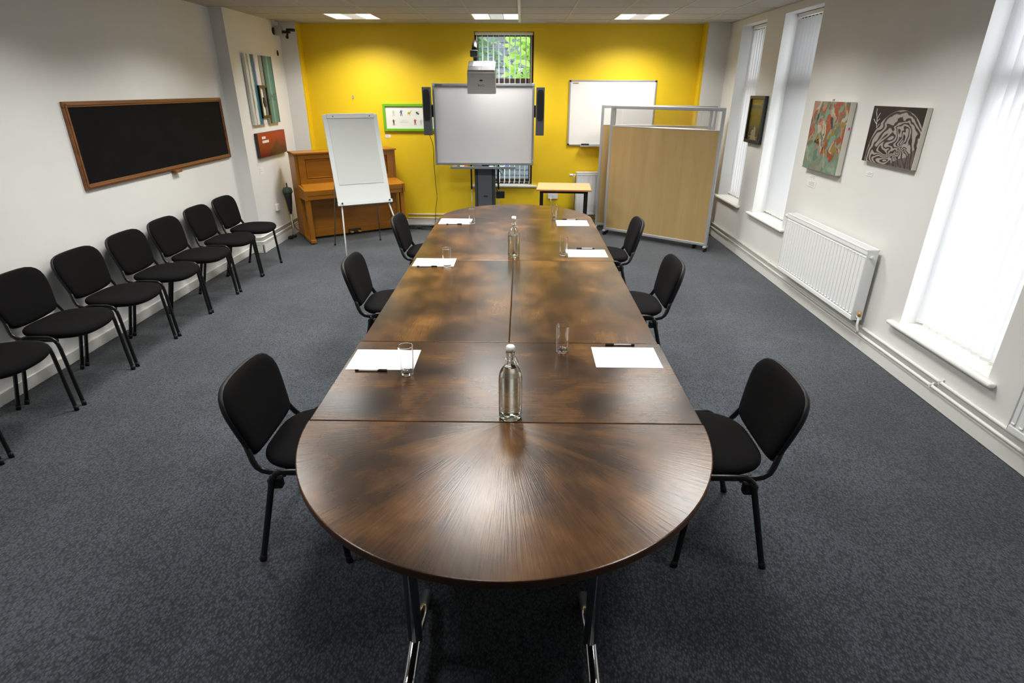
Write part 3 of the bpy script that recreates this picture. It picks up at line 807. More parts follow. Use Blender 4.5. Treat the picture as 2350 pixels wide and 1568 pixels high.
pens = [(-.665, 2.282, 0, 'pen in front of the nearest left paper'), (.495, 2.590, PI, 'pen behind the nearest right paper'),
        (-.665, 3.930, 0, 'pen in front of the middle left paper'), (.515, 4.462, PI, 'pen behind the middle right paper'),
        (-.625, 5.333, 0, 'pen in front of the farthest left paper'), (.475, 5.563, PI, 'pen behind the farthest right paper')]
p0 = pen(*pens[0])
for x, y, rz, lab in pens[1:]: dup(p0, (x, y, TZ+.0048), rz, lab)
def tumbler(x, y, label):
    prof = [(0, 0), (.026, 0), (.0275, .002), (.0335, .136), (.0325, .137), (.0315, .136), (.0262, .016), (.022, .011), (0, .010)]
    o = MB().lathe(prof, 40, cap=False, tight=True).build('tumbler', 'clear_glass')
    return tag(o, label, 'glass', 'empty tumblers on the long table', (x, y, TZ+.0003))
tl = [(-.498, 2.262, 'empty clear tumbler standing in front of the nearest left paper'), (.204, 2.515, 'empty clear tumbler nearest the camera on the right half of the table'),
      (-.520, 3.930, 'empty clear tumbler beside the middle left paper'), (.325, 4.272, 'empty clear tumbler left of the middle right paper'),
      (-.458, 5.375, 'empty clear tumbler beside the farthest left paper'), (.330, 5.605, 'empty clear tumbler at the far right end of the table')]
g0 = tumbler(*tl[0])
g0.location = (-.498, 2.262, TZ+.0003)
for x, y, lab in tl[1:]: dup(g0, (x, y, TZ+.0003), 0, lab)
def bottle(x, y, rz, water_h, label):
    t = thing('swing_top_bottle', label, 'bottle', (x, y, TZ+.0003), rz, 'swing-top water bottles')
    R = .0445
    outer = [(0, .004), (.030, 0), (.040, .002), (.0435, .008), (R, .02), (R, .165), (.0425, .185), (.036, .203), (.026, .218), (.0185, .231), (.0155, .243), (.0145, .265), (.0165, .268), (.0165, .276), (.0145, .279)]
    inner = [(r-.0028 if r > .02 else r-.0035, z) for r, z in outer[5:]][::-1]
    inner += [(R-.0028, .03), (.038, .016), (.02, .013), (0, .013)]
    MB().lathe(outer+inner, 44, cap=False, tight=True).build('bottle_body', 'bottle_glass', t)
    wp = [(0, .0128), (.02, .0128), (.0382, .0158), (R-.0026, .03)]
    if water_h > .2: wp += [(R-.0026, .165), (.0398, .185), (.0334, .203), (.0236, .2175), (0, .2175)]
    else: wp += [(R-.0026, water_h), (0, water_h)]
    MB().lathe(wp, 44, cap=False, tight=True).build('water', 'water', t)
    MB().lathe([(0, .279), (.0135, .279), (.0165, .283), (.0168, .297), (.0135, .302), (0, .303)], 28, cap=False).build('stopper', 'white_plastic', t, 'white ceramic stopper')
    m = MB()
    m.tube([(.0175*math.cos(a), .0175*math.sin(a), .247) for a in [2*PI*k/24 for k in range(25)]], .0011, n=6, caps=False)
    for s_ in (-1, 1):
        m.tube([(.004, s_*.0175, .290), (.010, s_*.0195, .270), (.020, s_*.0185, .250), (.026, s_*.014, .235)], .0011, n=6)
    m.tube([(.026, -.014, .235), (.030, -.007, .222), (.031, 0, .218), (.030, .007, .222), (.026, .014, .235)], .0011, n=6)
    m.tube([(.004, -.019, .290), (.004, .019, .290)], .0012, n=6)
    m.build('wire_bail', 'chrome', t)
    return t
bottle(-.034, 1.905, .4, .3, 'full swing-top glass water bottle at the near end of the table')
bottle(-.052, 4.228, .4, .16, 'swing-top glass water bottle standing on the far table seam')

# ---------------------------------------------------------------- left wall
t = thing('chalkboard', 'long black chalkboard in a moulded oak frame on the left wall', 'chalkboard', (XL, 5.65, 1.485))
hy_, hz_, fw_ = 1.195, .317, .042
MB().box(.002, -hy_+.02, -hz_+.02, .016, hy_-.02, hz_-.02).build('board', 'chalkboard_face', t)
m = MB()
for b in ((-hy_, -hz_, hy_, -hz_+fw_), (-hy_, hz_-fw_, hy_, hz_)):
    m.box(.002, b[0], b[1], .024, b[2], b[3], .005); m.box(.004, b[0]+.012, b[1]+.013, .031, b[2]-.012, b[3]-.013, .004)
for b in ((-hy_, -hz_+fw_, -hy_+fw_, hz_-fw_), (hy_-fw_, -hz_+fw_, hy_, hz_-fw_)):
    m.box(.002, b[0], b[1], .024, b[2], b[3], .005); m.box(.004, b[0]+.013, b[1]-.03, .031, b[2]-.013, b[3]+.03, .004)
m.build('frame', 'oak_frame', t)
m = MB(); m.box(.002, -.01, -hz_-.022, .05, .10, -hz_+.004, .004); m.build('chalk_ledge', 'oak_frame', t)

def canvas(t, y0, y1, z0, z1, xf, sgn, artm, edge='canvas_edge', th=.035, name='canvas'):
    """panel on a side wall; sgn +1 faces +x"""
    m = MB(); a, b = sorted((xf, xf+sgn*th)); m.box(a, y0, z0, b, y1, z1, .002, 1)
    m.bm.normal_update()
    for f in m.bm.faces:
        f.material_index = 0 if f.normal.x*sgn > .8 else 1
    return m.build(name, [artm, edge], t)
t = thing('diptych_painting', 'tall two-panel painting in teal, white and violet streaks with a dark frame bridging the panels', 'painting', (XC, 7.64, 1.875))
canvas(t, -.385, -.02, -.385, .39, .003, 1, 'art_streaks'); canvas(t, .075, .395, -.385, .39, .003, 1, 'art_teal')
m = MB()
ya, yb, za, zb, q_ = -.16, .085, -.315, .055, .028
m.box(.039, ya, za, .060, yb, za+q_); m.box(.039, ya, zb-q_, .060, yb, zb); m.box(.039, ya, za+q_, .060, ya+q_, zb-q_); m.box(.039, yb-q_, za+q_, .060, yb, zb-q_)
m.build('bridging_frame', 'black_frame', t)
m = MB(); m.prism([(0, -.06), (.03, -.045), (.035, 0), (.015, .045), (-.02, .05), (-.03, -.01)], 0, .012, M=Matrix.Translation((.039, -.03, -.13)) @ Matrix(((0, 0, 1, 0), (1, 0, 0, 0), (0, 1, 0, 0), (0, 0, 0, 1))))
m.build('dark_blot', 'slot_dark', t)
text_mesh('LIME', .115, Matrix(((0, 0, 1, .0385), (1, 0, 0, .235), (0, 1, 0, -.085), (0, 0, 0, 1))), 'lettering', 'green_cloth', t, .0004)
t = thing('red_painting', 'small red canvas with a dark peak and pale lettering, below the two-panel painting', 'painting', (XC, 7.675, 1.255))
canvas(t, -.425, .425, -.142, .142, .003, 1, 'art_red', 'brown_frame', .04)
m = MB()
for k in range(4): m.box(.0432, -.31+.028*k, .070, .0440, -.31+.028*k+.021, .098)
for k in range(7): m.box(.0432, -.31+.028*k, .022, .0440, -.31+.028*k+.021, .052)
m.build('lettering', 'card', t)

def card(y, z, w, h, x, sgn, label, lines=2):
    t = thing('caption_card', label, 'card', (x, y, z), 0, 'small caption cards beside the artworks')
    m = MB(); a, b = sorted((sgn*.0005, sgn*.003)); m.box(a, -w/2, -h/2, b, w/2, h/2); m.build('card', 'card', t)
    m = MB()
    for k in range(lines):
        zz = h/2 - h*(k+1)/(lines+1.5); a, b = sorted((sgn*.0031, sgn*.0036))
        m.box(a, -w*.38, zz-.0015, b, w*(.05 if k == 0 else .3), zz+.0015)
    m.build('print_lines', 'ink_grey', t)
    return t
card(5.572, 1.153, .10, .034, XR, -1, 'small upper caption card under the colourful abstract canvas')
card(5.555, 1.090, .17, .056, XR, -1, 'wider lower caption card under the colourful abstract canvas', 4)
card(4.665, 1.297, .09, .034, XR, -1, 'small caption card under the black and white canvas')
card(7.235, 1.035, .06, .035, XC, 1, 'tiny caption card below the red painting, upper of two')
card(7.30, .960, .10, .085, XC, 1, 'white caption card below the red painting, lower and larger of two')
t = thing('caption_card', 'small caption card under the green-framed poster on the yellow wall', 'card', (-1.92, YF-.002, 1.275), 0, 'small caption cards beside the artworks')
MB().box(-.04, -.002, -.021, .04, 0, .021).build('card', 'card', t)
m = MB(); m.box(-.03, -.0026, .004, .0, -.0021, .007); m.box(-.03, -.0026, -.006, .015, -.0021, -.003); m.build('print_lines', 'ink_grey', t)

def socket(label, loc, rz, w_=.086, h=.086, d=.03, plug=False):
    t = thing('wall_socket', label, 'socket', loc, rz)
    MB().box(-w_/2, -d, -h/2, w_/2, 0, h/2, .004).build('faceplate', 'gloss_white', t)
    m = MB()
    m.box(-.006+.0, -d-.002, .012, .004, -d+.001, .026, .001, 1); m.build('rocker', 'white_plastic', t)
    m = MB()
    for (x, z) in ((0, .002), (-.011, -.016), (.011, -.016)): m.box(x-.003, -d-.0005, z-.004, x+.003, -d+.001, z+.004)
    m.build('pin_holes', 'slot_dark', t)
    return t
socket('white socket on the cream column wall left of the piano', (XC, 7.565, .463), PI/2)
s_ = socket('white double socket on the yellow wall under the small table', (.47, YF, .45), 0, .146, .086, .045)
m = MB(); m.tube([(-.03, -.05, -.03), (-.03, -.07, -.06), (-.02, -.06, -.10), (-.02, -.03, -.2), (-.01, -.02, -.40)], .004, n=8); m.build('white_lead', 'white_plastic', s_)
socket('small white socket box low on the right wall beside the screens', (XR, 8.20, .20), -PI/2, .09, .12, .035)

# column-side gadget: bracket near the ceiling and pull switch
t = thing('speaker_bracket', 'black jointed bracket on a pale wall box, high in the left corner', 'bracket', (XC, 8.38, 2.575))
MB().box(0, -.045, -.045, .10, .045, .06, .008).build('wall_box', 'grey_plastic', t)
MB().cyl((-.0, -.05, .0), .045, .02, 'x', 22, .004).build('wall_disc', 'black_plastic', t)
m = MB(); m.box(.09, -.02, -.022, .20, .02, .010, .004); m.tube([(.16, 0, .02), (.27, -.03, .012)], .018, n=10); m.build('arm', 'black_metal', t)
m = MB(); m.tube([(.165, 0, -.01), (.158, 0, -.055)], .014, n=10); m.lathe([(0, -.022), (.016, -.016), (.02, 0), (.016, .016), (0, .022)], 14, Matrix.Translation((.155, 0, -.065))); m.build('knuckle', 'black_plastic', t)
t = thing('pull_cord', 'thin pull cord with a small dark toggle hanging in the left corner', 'cord', (XC+.03, 8.30, 2.32))
MB().tube([(0, 0, .03), (0, 0, ZC-2.32-.005)], .0012, n=6).build('cord', 'white_plastic', t)
MB().lathe([(0, -.035), (.010, -.03), (.012, 0), (.006, .03), (0, .034)], 16).build('toggle', 'black_plastic', t)
MB().cyl((0, 0, ZC-2.32-.012), .014, .010, 'z', 16).build('ceiling_rose', 'white_plastic', t)
t = thing('folded_parasol', 'dark folded cloth on a slim pale pole with green collar, left of the piano', 'parasol', (-3.155, 7.84, 0))
m = MB(); m.tube([(0, 0, .0), (0, 0, .60)], .010, n=12); m.build('pole', 'gloss_white', t)
m = MB(); m.lathe([(.012, .32), (.022, .36), (.036, .46), (.046, .56), (.050, .605)], 18); m.build('folded_cloth', 'slot_dark', t)
m = MB(); m.lathe([(.050, .600), (.062, .605), (.064, .640), (.050, .670), (.02, .680), (0, .681)], 22); m.build('collar', 'green_cloth', t, 'faded green collar')
m = MB(); m.tube([(0, 0, .675), (0, 0, .735)], .008, n=10); m.build('spike', 'black_plastic', t)
m = MB(); m.cyl((0, 0, 0), .035, .03, 'z', 18, .006); m.build('base', 'black_plastic', t)

# ---------------------------------------------------------------- right wall art
t = thing('framed_picture', 'small dark olive picture in a deep black frame between the two far right windows', 'picture', (XR, 7.12, 1.58))
m = MB()
a_, b_, c_, d_ = -.225, .225, -.255, .255
f_ = .035
for bb in ((a_, c_, b_, c_+f_), (a_, d_-f_, b_, d_), (a_, c_+f_, a_+f_, d_-f_), (b_-f_, c_+f_, b_, d_-f_)): m.box(-.045, bb[0], bb[1], -.003, bb[2], bb[3], .003, 1)
m.build('frame', 'black_frame', t)
canvas(t, a_+f_, b_-f_, c_+f_, d_-f_, -.004, -1, 'art_gold', 'black_frame', .022, 'picture')
m = MB(); m.box(-.030, -.12, .165, -.0262, .12, .170); m.box(-.030, -.12, -.185, -.0262, .12, -.180); m.build('mount_line', 'brass', t)
t = thing('abstract_canvas', 'unframed abstract canvas in orange, pink, grey and teal brush marks on the right wall', 'painting', (XR, 5.385, 1.517))
canvas(t, -.315, .315, -.29, .29, -.006, -1, 'art_abstract', 'canvas_edge', .045)
m = MB(); m.tube([(-.02, .03, .288), (-.02, .03, .305), (-.02, .05, .305), (-.02, .05, .288)], .003, n=6); m.build('hanging_clip', 'black_metal', t)
m = MB(); m.box(-.03, -.3158, .075, -.015, -.3148, .095); m.build('pink_sticker', 'pink', t)
t = thing('patterned_canvas', 'black and white canvas of a striped rounded form on the right wall', 'painting', (XR, 4.44, 1.590))
canvas(t, -.315, .315, -.20, .20, -.004, -1, 'art_zebra', 'canvas_edge', .035)
m = MB()
def twig(p, q, r): m.tube([p, q], r, n=5)
bx_ = -.0395
for (y0, z0, y1, z1) in ((.215, .045, .235, .11), (.235, .11, .26, .15), (.235, .11, .21, .15), (.222, .07, .25, .085), (.25, .085, .275, .105), (.228, .09, .20, .11), (.26, .15, .265, .18), (.215, .045, .19, .075)):
    twig((bx_, y0, z0), (bx_, y1, z1), .0022)
m.build('painted_twig', 'card', t)

# ---------------------------------------------------------------- radiators and pipes
def radiator(label, loc, rz, L, z0, z1, D, wall_gap, valves):
    t = thing('radiator', label, 'radiator', loc, rz)
    MB().box(0, 0, z0, L, .012, z1-.012, .004).build('back_core', 'radiator_white', t) if False else None
    m = MB(); m.box(0.004, .012, z0, L-.004, .020, z1-.02, .003)
    n = int(L/.05)
    p_ = L/n
    for k in range(n):
        xa = p_*k + p_*.22; xb = p_*(k+1) - p_*.22
        m.box(xa, .0075, z0+.052, xb, .016, z1-.062, .003, 2)
        m.box(xa+.002, .0035, z1-.064, xb-.002, .014, z1-.057, .002, 1); m.box(xa+.002, .0035, z0+.046, xb-.002, .014, z0+.056, .003, 1)
    m.box(0.004, .006, z0, L-.004, .018, z0+.035, .004); m.box(0.004, .006, z1-.045, L-.004, .018, z1-.012, .004)
    m.build('front_panel', 'radiator_white', t)
    m = MB(); m.box(.004, D-.015, z0+.01, L-.004, D-.004, z1-.02, .003)
    m.build('rear_panel', 'radiator_white', t)
    m = MB()
    m.box(0, .004, z1-.012, L, .012, z1, .002); m.box(0, D-.008, z1-.012, L, D, z1, .002)
    for k in range(int(L/.012)):
        m.box(.004+.012*k, .012, z1-.010, .004+.012*k+.007, D-.008, z1-.002)
    m.build('top_grille', 'radiator_white', t)
    for x in (0, L-.003):
        MB().box(x, .006, z0, x+.003, D-.003, z1-.004, .001, 1).build('side_panel', 'radiator_white', t)
    m = MB()
    for x in (.15, L-.15): m.box(x-.02, D-.004, z1-.2, x+.02, D+wall_gap-.001, z1-.1)
    for x in (.15, L-.15): m.box(x-.02, D-.004, z0+.1, x+.02, D+wall_gap-.001, z0+.2)
    m.build('wall_bracket', 'radiator_white', t)
    if 'trv' in valves:
        m = MB(); m.cyl((-.10, .05, z1-.045), .019, .05, 'x', 18, .005); m.build('thermostat_head', 'white_plastic', t)
        m = MB(); m.cyl((-.05, .05, z1-.045), .009, .052, 'x', 12); m.tube([(-.03, .05, z1-.045), (-.03, .05, z1-.12), (-.03, .07, .2)] if valves == 'trv_drop' else [(-.03, .05, z1-.045), (-.03, .05, z1-.075)], .007, n=10)
        m.build('valve_pipe', 'gloss_white', t)
    if 'lock' in valves:
        m = MB(); m.lathe([(0, 0), (.014, 0), (.012, .035), (0, .036)], 16, Matrix.Translation((L+.03, .05, z0+.045))); m.build('yellow_cap', 'brass', t, 'yellowed plastic valve cap')
        m = MB(); m.tube([(L-.002, .05, z0+.03), (L+.03, .05, z0+.03)], .010, n=12); m.tube([(L+.03, .05, z0+.045), (L+.03, .05, z0-.03), (L+.045, .055, z0-.06), (L+.05, .06, z0-.09)], .009, n=10); m.build('valve_pipe', 'gloss_white', t)
        m = MB(); m.cyl((L, .045, z1-.06), .015, .012, 'x', 20, .003); m.cyl((L+.012, .045, z1-.06), .008, .006, 'x', 16); m.build('bleed_plug', 'gloss_white', t)
    return t
radiator('long white panel radiator on the right wall below the two canvases', (2.598, 5.66, 0), -PI/2, 1.42, .235, .80, .095, .029, 'trv lock')
radiator('white radiator at the right photo edge, only a corner in view', (2.598, 2.655, 0), -PI/2, 1.42, .235, .80, .095, .029, 'trv')
radiator('white radiator on the yellow wall behind the small table', (.80, 8.555, 0), 0, 1.1, .19, .80, .095, .030, 'trv_drop')
def pipe(label, pts, r=.011, clips=(), flip=0):
    t = thing('heating_pipe', label, 'pipe', pts[0], 0, 'painted heating pipes along the skirting')
    o = Vector(pts[0]); m = MB()
    P = []
    for i, p_ in enumerate(pts):
        p_ = Vector(p_)
        if 0 < i < len(pts)-1:
            a = (Vector(pts[i-1])-p_).normalized()*.03; b = (Vector(pts[i+1])-p_).normalized()*.03
            P += [p_+a-o, p_+(a+b)*.35-o, p_+b-o]
        else: P.append(p_-o)
    m.tube(P, r, n=12); m.build('pipe', 'gloss_white', t)
    for c in clips:
        m = MB(); c = Vector(c)-o
        if flip: m.box(c.x-.006, c.y-.014, c.z-.014, c.x+.006, c.y+.014, c.z+.014, .003)
        else: m.box(c.x-.014, c.y-.008, c.z-.014, c.x+.014, c.y+.008, c.z+.014, .003); m.box(c.x+.006, c.y-.008, c.z-.004, c.x+.0145, c.y+.008, c.z+.022)
        m.build('clip', 'gloss_white', t)
    return t
pipe('upper white heating pipe along the right wall skirting', [(XR-.0165, YB+.1, .178), (XR-.0165, 8.46, .178)], .0115, [(XR-.016, 3.30, .178), (XR-.016, 6.1, .178)])
pipe('lower white heating pipe along the right wall skirting', [(XR-.030, YB+.1, .128), (XR-.030, 8.46, .128)], .0115, [(XR-.030, 3.35, .128)])
pipe('upper white heating pipe along the yellow wall', [(-1.70, YF-.016, .162), (2.38, YF-.016, .162)])
pipe('lower white heating pipe along the yellow wall', [(-1.70, YF-.028, .108), (2.38, YF-.028, .108)])
pipe('upper heating pipe bent round the left column', [(XL+.02, 6.955, .205), (XC+.018, 6.955, .205), (XC+.018, 8.48, .205)])
pipe('lower heating pipe bent round the left column', [(XL+.02, 6.945, .150), (XC+.030, 6.945, .150), (XC+.030, 8.48, .150)])

# ---------------------------------------------------------------- piano
t = thing('upright_piano', 'orange-brown upright piano set across the far left corner', 'piano', (-2.911, 7.613, 0), .584)
W, D, H, ZK, O_ = 1.37, .33, 1.139, .690, .273
for a in (0, W-.04): MB().box(a, .02, .05, a+.04, D, H-.025, .004).build('side_panel', 'piano_wood_v', t)
MB().box(.04, D-.03, .06, W-.04, D-.01, H-.03).build('back_panel', 'piano_wood', t)
m = MB(); m.box(-.012, -.012, H-.024, W+.012, D, H, .005); m.build('lid', 'piano_wood', t)
m = MB(); m.box(.04, .03, .74, W-.04, .05, H-.024)
m.box(.04, .008, .74, .125, .032, H-.024, .003); m.box(W-.125, .008, .74, W-.04, .032, H-.024, .003)
m.box(.125, .008, H-.085, W-.125, .032, H-.024, .003); m.box(.125, .008, .74, W-.125, .032, .80, .003)
m.box(.49, .008, .80, .53, .032, H-.085, .003); m.box(W-.53, .008, .80, W-.49, .032, H-.085, .003)
m.build('upper_panel', 'piano_wood', t)
m = MB()
for a, b in ((.135, .48), (.54, W-.54), (W-.48, W-.135)):
    z0_, z1_ = .81, H-.095
    m.box(a, .020, z0_, b, .0305, z0_+.012, .003); m.box(a, .020, z1_-.012, b, .0305, z1_, .003)
    m.box(a, .020, z0_+.012, a+.012, .0305, z1_-.012, .003); m.box(b-.012, .020, z0_+.012, b, .0305, z1_-.012, .003)
m.build('panel_moulding', 'piano_wood_v', t)
m = MB()
mt_ = Matrix(((0, 0, 1, 0), (1, 0, 0, 0), (0, 1, 0, 0), (0, 0, 0, 1)))
m.prism([(.02, .745), (-.05, .742), (-O_+.012, ZK), (-O_+.012, ZK-.06), (.02, ZK-.06)], .03, W-.03, .004, 2, M=mt_); m.build('fallboard', 'piano_wood', t)
m = MB()
for a, b in ((0, .034), (W-.034, W)):
    m = MB(); m.prism([(.02, .735), (-.10, .722), (-O_, ZK+.004), (-O_, ZK-.115), (.02, ZK-.115)], a, b, .005, 2, M=mt_); m.build('key_cheek', 'piano_wood', t)
m = MB(); m.box(.034, -O_+.02, ZK-.115, W-.034, .02, ZK-.06, .004); m.build('key_bed', 'piano_wood', t)
m = MB(); m.box(W*.5+.30, -O_+.012, ZK-.048, W*.5+.44, -O_+.016, ZK-.040); m.build('nameplate_glint', 'brass', t)
m = MB(); m.box(.04, .04, .13, W-.04, .06, ZK-.115); m.box(.04, .025, .13, .12, .045, ZK-.12, .003); m.box(W-.12, .025, .13, W-.04, .045, ZK-.12, .003); m.build('lower_panel', 'piano_wood', t)
m = MB(); m.box(.03, .015, .035, W-.03, .05, .135, .004); m.build('plinth', 'piano_wood', t)
for a in (.012, W-.068):
    m = MB(); m.prism([(a, -O_+.03), (a+.056, -O_+.03), (a+.056, -O_+.085), (a, -O_+.085)], .055, ZK-.115, .006); m.build('leg', 'piano_wood_v', t)
    m = MB(); m.box(a-.008, -O_+.005, .018, a+.064, .03, .062, .006); m.build('toe_block', 'piano_wood', t)
    m = MB(); m.cyl((a+.018, -O_+.05, .014), .014, .02, 'x', 14); m.cyl((a+.018, .0, .014), .014, .02, 'x', 14); m.build('caster', 'black_plastic', t)
for k in (-.055, .055):
    m = MB(); m.box(W/2+k-.02, -.05, .045, W/2+k+.02, .02, .062, .006); m.build('pedal', 'brass', t)
m = MB(); m.box(W/2-.09, .0135, .04, W/2+.09, .0149, .09); m.build('pedal_slot', 'slot_dark', t)

# ---------------------------------------------------------------- flip chart easel
t = thing('flipchart_easel', 'white flip chart easel standing in front of the piano', 'easel', (-2.176, 6.848, 0), .497)
W, Hh, Z0, LE = .648, 1.021, .650, .324
ML = Matrix.Translation((0, 0, Z0)) @ Matrix.Rotation(-LE, 4, 'X')
def PL(a, b, c): return tuple(ML @ Vector((a, b, c)))
MB().box(0, 0, 0, W, .018, Hh, .004, M=ML).build('board', 'flip_board', t)
m = MB(); m.box(.055, -.006, .205, W-.055, -.001, Hh-.008, .001, 1, M=ML); m.build('paper_pad', 'flip_paper', t)
m = MB(); m.box(.045, -.016, Hh-.05, W-.045, -.004, Hh+.006, .004, M=ML); m.build('clamp_bar', 'flip_board', t)
for x in (.115, W-.10):
    m = MB(); m.cyl((0, 0, 0), .006, .008, 'y', 12); m.bm.transform(ML @ Matrix.Translation((x, -.022, Hh-.028))); m.build('pad_peg', 'slot_dark', t)
m = MB(); m.box(-.002, -.045, -.042, W+.002, .02, -.034, .002, M=ML); m.box(-.002, -.049, -.042, W+.002, -.043, -.004, .002, M=ML); m.box(-.002, .0, -.042, W+.002, .012, 0, M=ML); m.build('pen_tray', 'flip_board', t)
for x in (.04, W-.035):
    m = MB(); m.cyl((0, 0, 0), .010, .016, 'y', 14, .002); m.bm.transform(ML @ Matrix.Translation((x, -.066, -.016))); m.build('clamp_knob', 'slot_dark', t)
for x, fx, fy in ((.04, -.015, -.225), (W-.035, W+.10, -.205)):
    m = MB(); m.tube([PL(x, .010, .0), PL(x, .006, -.05), (fx, fy, .0)], .0095, n=12); lg = m.build('front_leg', 'gloss_white', t)
    m = MB(); m.cyl((fx, fy, 0), .014, .02, 'z', 14, .003); m.build('foot_cap', 'dark_grey', lg)
for x, fx in ((.10, .02), (W-.10, W-.02)):
    m = MB(); m.tube([PL(x, .028, .80), (fx, .62, 0)], .006, n=12); lg = m.build('rear_leg', 'mid_grey', t)
    m = MB(); m.cyl((fx, .62, 0), .013, .02, 'z', 14, .003); m.build('foot_cap', 'black_plastic', lg)

# ---------------------------------------------------------------- green framed poster
t = thing('framed_poster', 'green-framed white poster of small figures, partly hidden by the left speaker', 'poster', (-1.585, YF, 1.524))
m = MB(); a_, c_ = .378, .182; f_ = .036
for bb in ((-a_, -c_, a_, -c_+f_), (-a_, c_-f_, a_, c_), (-a_, -c_+f_, -a_+f_, c_-f_), (a_-f_, -c_+f_, a_, c_-f_)): m.box(bb[0], -.028, bb[1], bb[2], -.001, bb[3], .003, 1)
m.build('frame', 'green_frame', t)
MB().box(-a_+f_, -.012, -c_+f_, a_-f_, -.002, c_-f_).build('print', 'print_paper', t)
def figure(x, z, kind):
    m = MB()
    y0, y1 = -.0135, -.0122
    def blob(cx_, cz, rx, rz_, n=14):
        m.prism([(cx_+rx*math.cos(2*PI*k/n), cz+rz_*math.sin(2*PI*k/n)) for k in range(n)], 0, .001, M=Matrix(((1, 0, 0, 0), (0, 0, -1, y1), (0, 1, 0, 0), (0, 0, 0, 1))))
    def bar(xa, za, xb, zb, w_):
        dx, dz = xb-xa, zb-za; L = math.hypot(dx, dz); nx, nz = -dz/L*w_/2, dx/L*w_/2
        m.prism([(xa+nx, za+nz), (xa-nx, za-nz), (xb-nx, zb-nz), (xb+nx, zb+nz)], 0, .001, M=Matrix(((1, 0, 0, 0), (0, 0, -1, y1), (0, 1, 0, 0), (0, 0, 0, 1))))
    if kind == 'beast':
        blob(x, z, .022, .014); bar(x+.015, z+.005, x+.038, z+.035, .006); bar(x-.012, z-.01, x-.014, z-.036, .005); bar(x+.01, z-.01, x+.014, z-.036, .005)
    elif kind == 'bug':
        bar(x-.02, z+.012, x+.02, z-.018, .022); bar(x-.005, z+.005, x+.02, z+.02, .004); bar(x-.01, z-.01, x-.025, z-.025, .003)
    else:
        blob(x, z+.034, .006, .008); bar(x, z+.028, x, z-.006, .020)
        bar(x-.004, z-.004, x-.010, z-.038, .008); bar(x+.004, z-.004, x+.011, z-.038, .008)
        bar(x-.008, z+.022, x-.024, z+(.02 if kind == 'arms' else .002), .005); bar(x+.008, z+.022, x+.026, z+.024, .005)
    return m
for x, z, kd, mm in ((-.23, .055, 'p', 'fig_grey'), (-.12, .06, 'p', 'fig_blue'), (-.01, .06, 'beast', 'fig_gold'), (.11, .06, 'bug', 'fig_dark'), (-.235, -.065, 'arms', 'fig_dark'), (.07, -.06, 'arms', 'fig_red'), (.155, -.065, 'p', 'fig_grey'), (.23, .05, 'p', 'fig_dark'), (.25, -.06, 'beast', 'fig_grey')):
    figure(x, z, kd).build('printed_figure', mm, t)
m = MB()
for k, (w_, z) in enumerate(((.075, -.035), (.115, -.055), (.115, -.063))): m.box(-.085-w_/2, -.0130, z-.0018, -.085+w_/2, -.0122, z+.0018)
m.build('print_lines', 'fig_grey', t)

# ---------------------------------------------------------------- wall whiteboard with eraser
t = thing('wall_whiteboard', 'aluminium-edged whiteboard on the yellow wall behind the screens', 'whiteboard', (1.255, YF, 1.588))
hw, hh = .600, .427
MB().box(-hw+.01, -.016, -hh+.01, hw-.01, -.002, hh-.01).build('surface', 'whiteboard_face', t)
m = MB()
for bb in ((-hw, -hh, hw, -hh+.018), (-hw, hh-.018, hw, hh), (-hw, -hh+.018, -hw+.018, hh-.018), (hw-.018, -hh+.018, hw, hh-.018)): m.box(bb[0], -.022, bb[1], bb[2], -.001, bb[3], .003, 1)
m.build('frame', 'alu', t)
for sx in (-1, 1):
    for sz in (-1, 1):
        MB().box(min(sx*hw, sx*(hw-.026)) - (.003 if sx < 0 else -.0), -.025, min(sz*hh, sz*(hh-.026)), max(sx*hw, sx*(hw-.026)) + (.003 if sx > 0 else 0), -.0008, max(sz*hh, sz*(hh-.026)), .008).build('corner_cap', 'black_plastic', t)
m = MB(); m.box(-.42, -.085, -hh-.012, .10, -.001, -hh-.002, .003); m.box(-.42, -.089, -hh-.012, .10, -.084, -hh+.006, .002); m.build('tray', 'alu', t)
m = MB(); m.box(-hw+.045, -.0175, hh-.048, -hw+.125, -.0165, hh-.032); m.build('maker_label', 'brass', t)
t = tag(MB().box(-.055, -.022, 0, .055, .022, .028, .006).build('board_eraser', 'black_plastic'), 'black eraser on the tray of the wall whiteboard', 'eraser', None, (.905, YF-.055, 1.588-.427-.0015))

# ---------------------------------------------------------------- interactive board on its lift column
BX0, BX1, BZ0, BZ1, BY = -1.185, .165, .935, 1.965, 8.22
t = thing('interactive_whiteboard', 'large grey-framed projection whiteboard on a floor lift column in front of the window', 'whiteboard', ((BX0+BX1)/2, BY, 0))
hw = (BX1-BX0)/2
MB().box(-hw+.02, 0.004, BZ0+.03, hw-.02, .03, BZ1-.03).build('projection_surface', 'screen_face', t)
MB().box(-hw, -.012, BZ1-.034, hw, .04, BZ1, .005).build('frame_rail', 'mid_grey', t)
MB().box(-hw, -.012, BZ0, hw, .04, BZ0+.032, .005).build('frame_rail', 'mid_grey', t)
MB().box(-hw, -.013, BZ0+.0, -hw+.030, .041, BZ1-.03, .005).build('frame_stile', 'mid_grey', t)
MB().box(hw-.030, -.013, BZ0, hw, .041, BZ1-.03, .005).build('frame_stile', 'mid_grey', t)
for x in (-hw+.016, hw-.016):
    MB().box(x-.018, -.016, BZ1-.035, x+.018, .045, BZ1+.006, .005).build('corner_cap', 'silver', t)
MB().box(-hw+.04, -.0135, BZ1-.024, -hw+.13, -.0122, BZ1-.012).build('badge', 'dark_grey', t)
MB().box(hw-.016, -.0145, BZ0+.06, hw-.010, -.0132, BZ0+.075).build('yellow_sticker', 'yellow_paint', t)
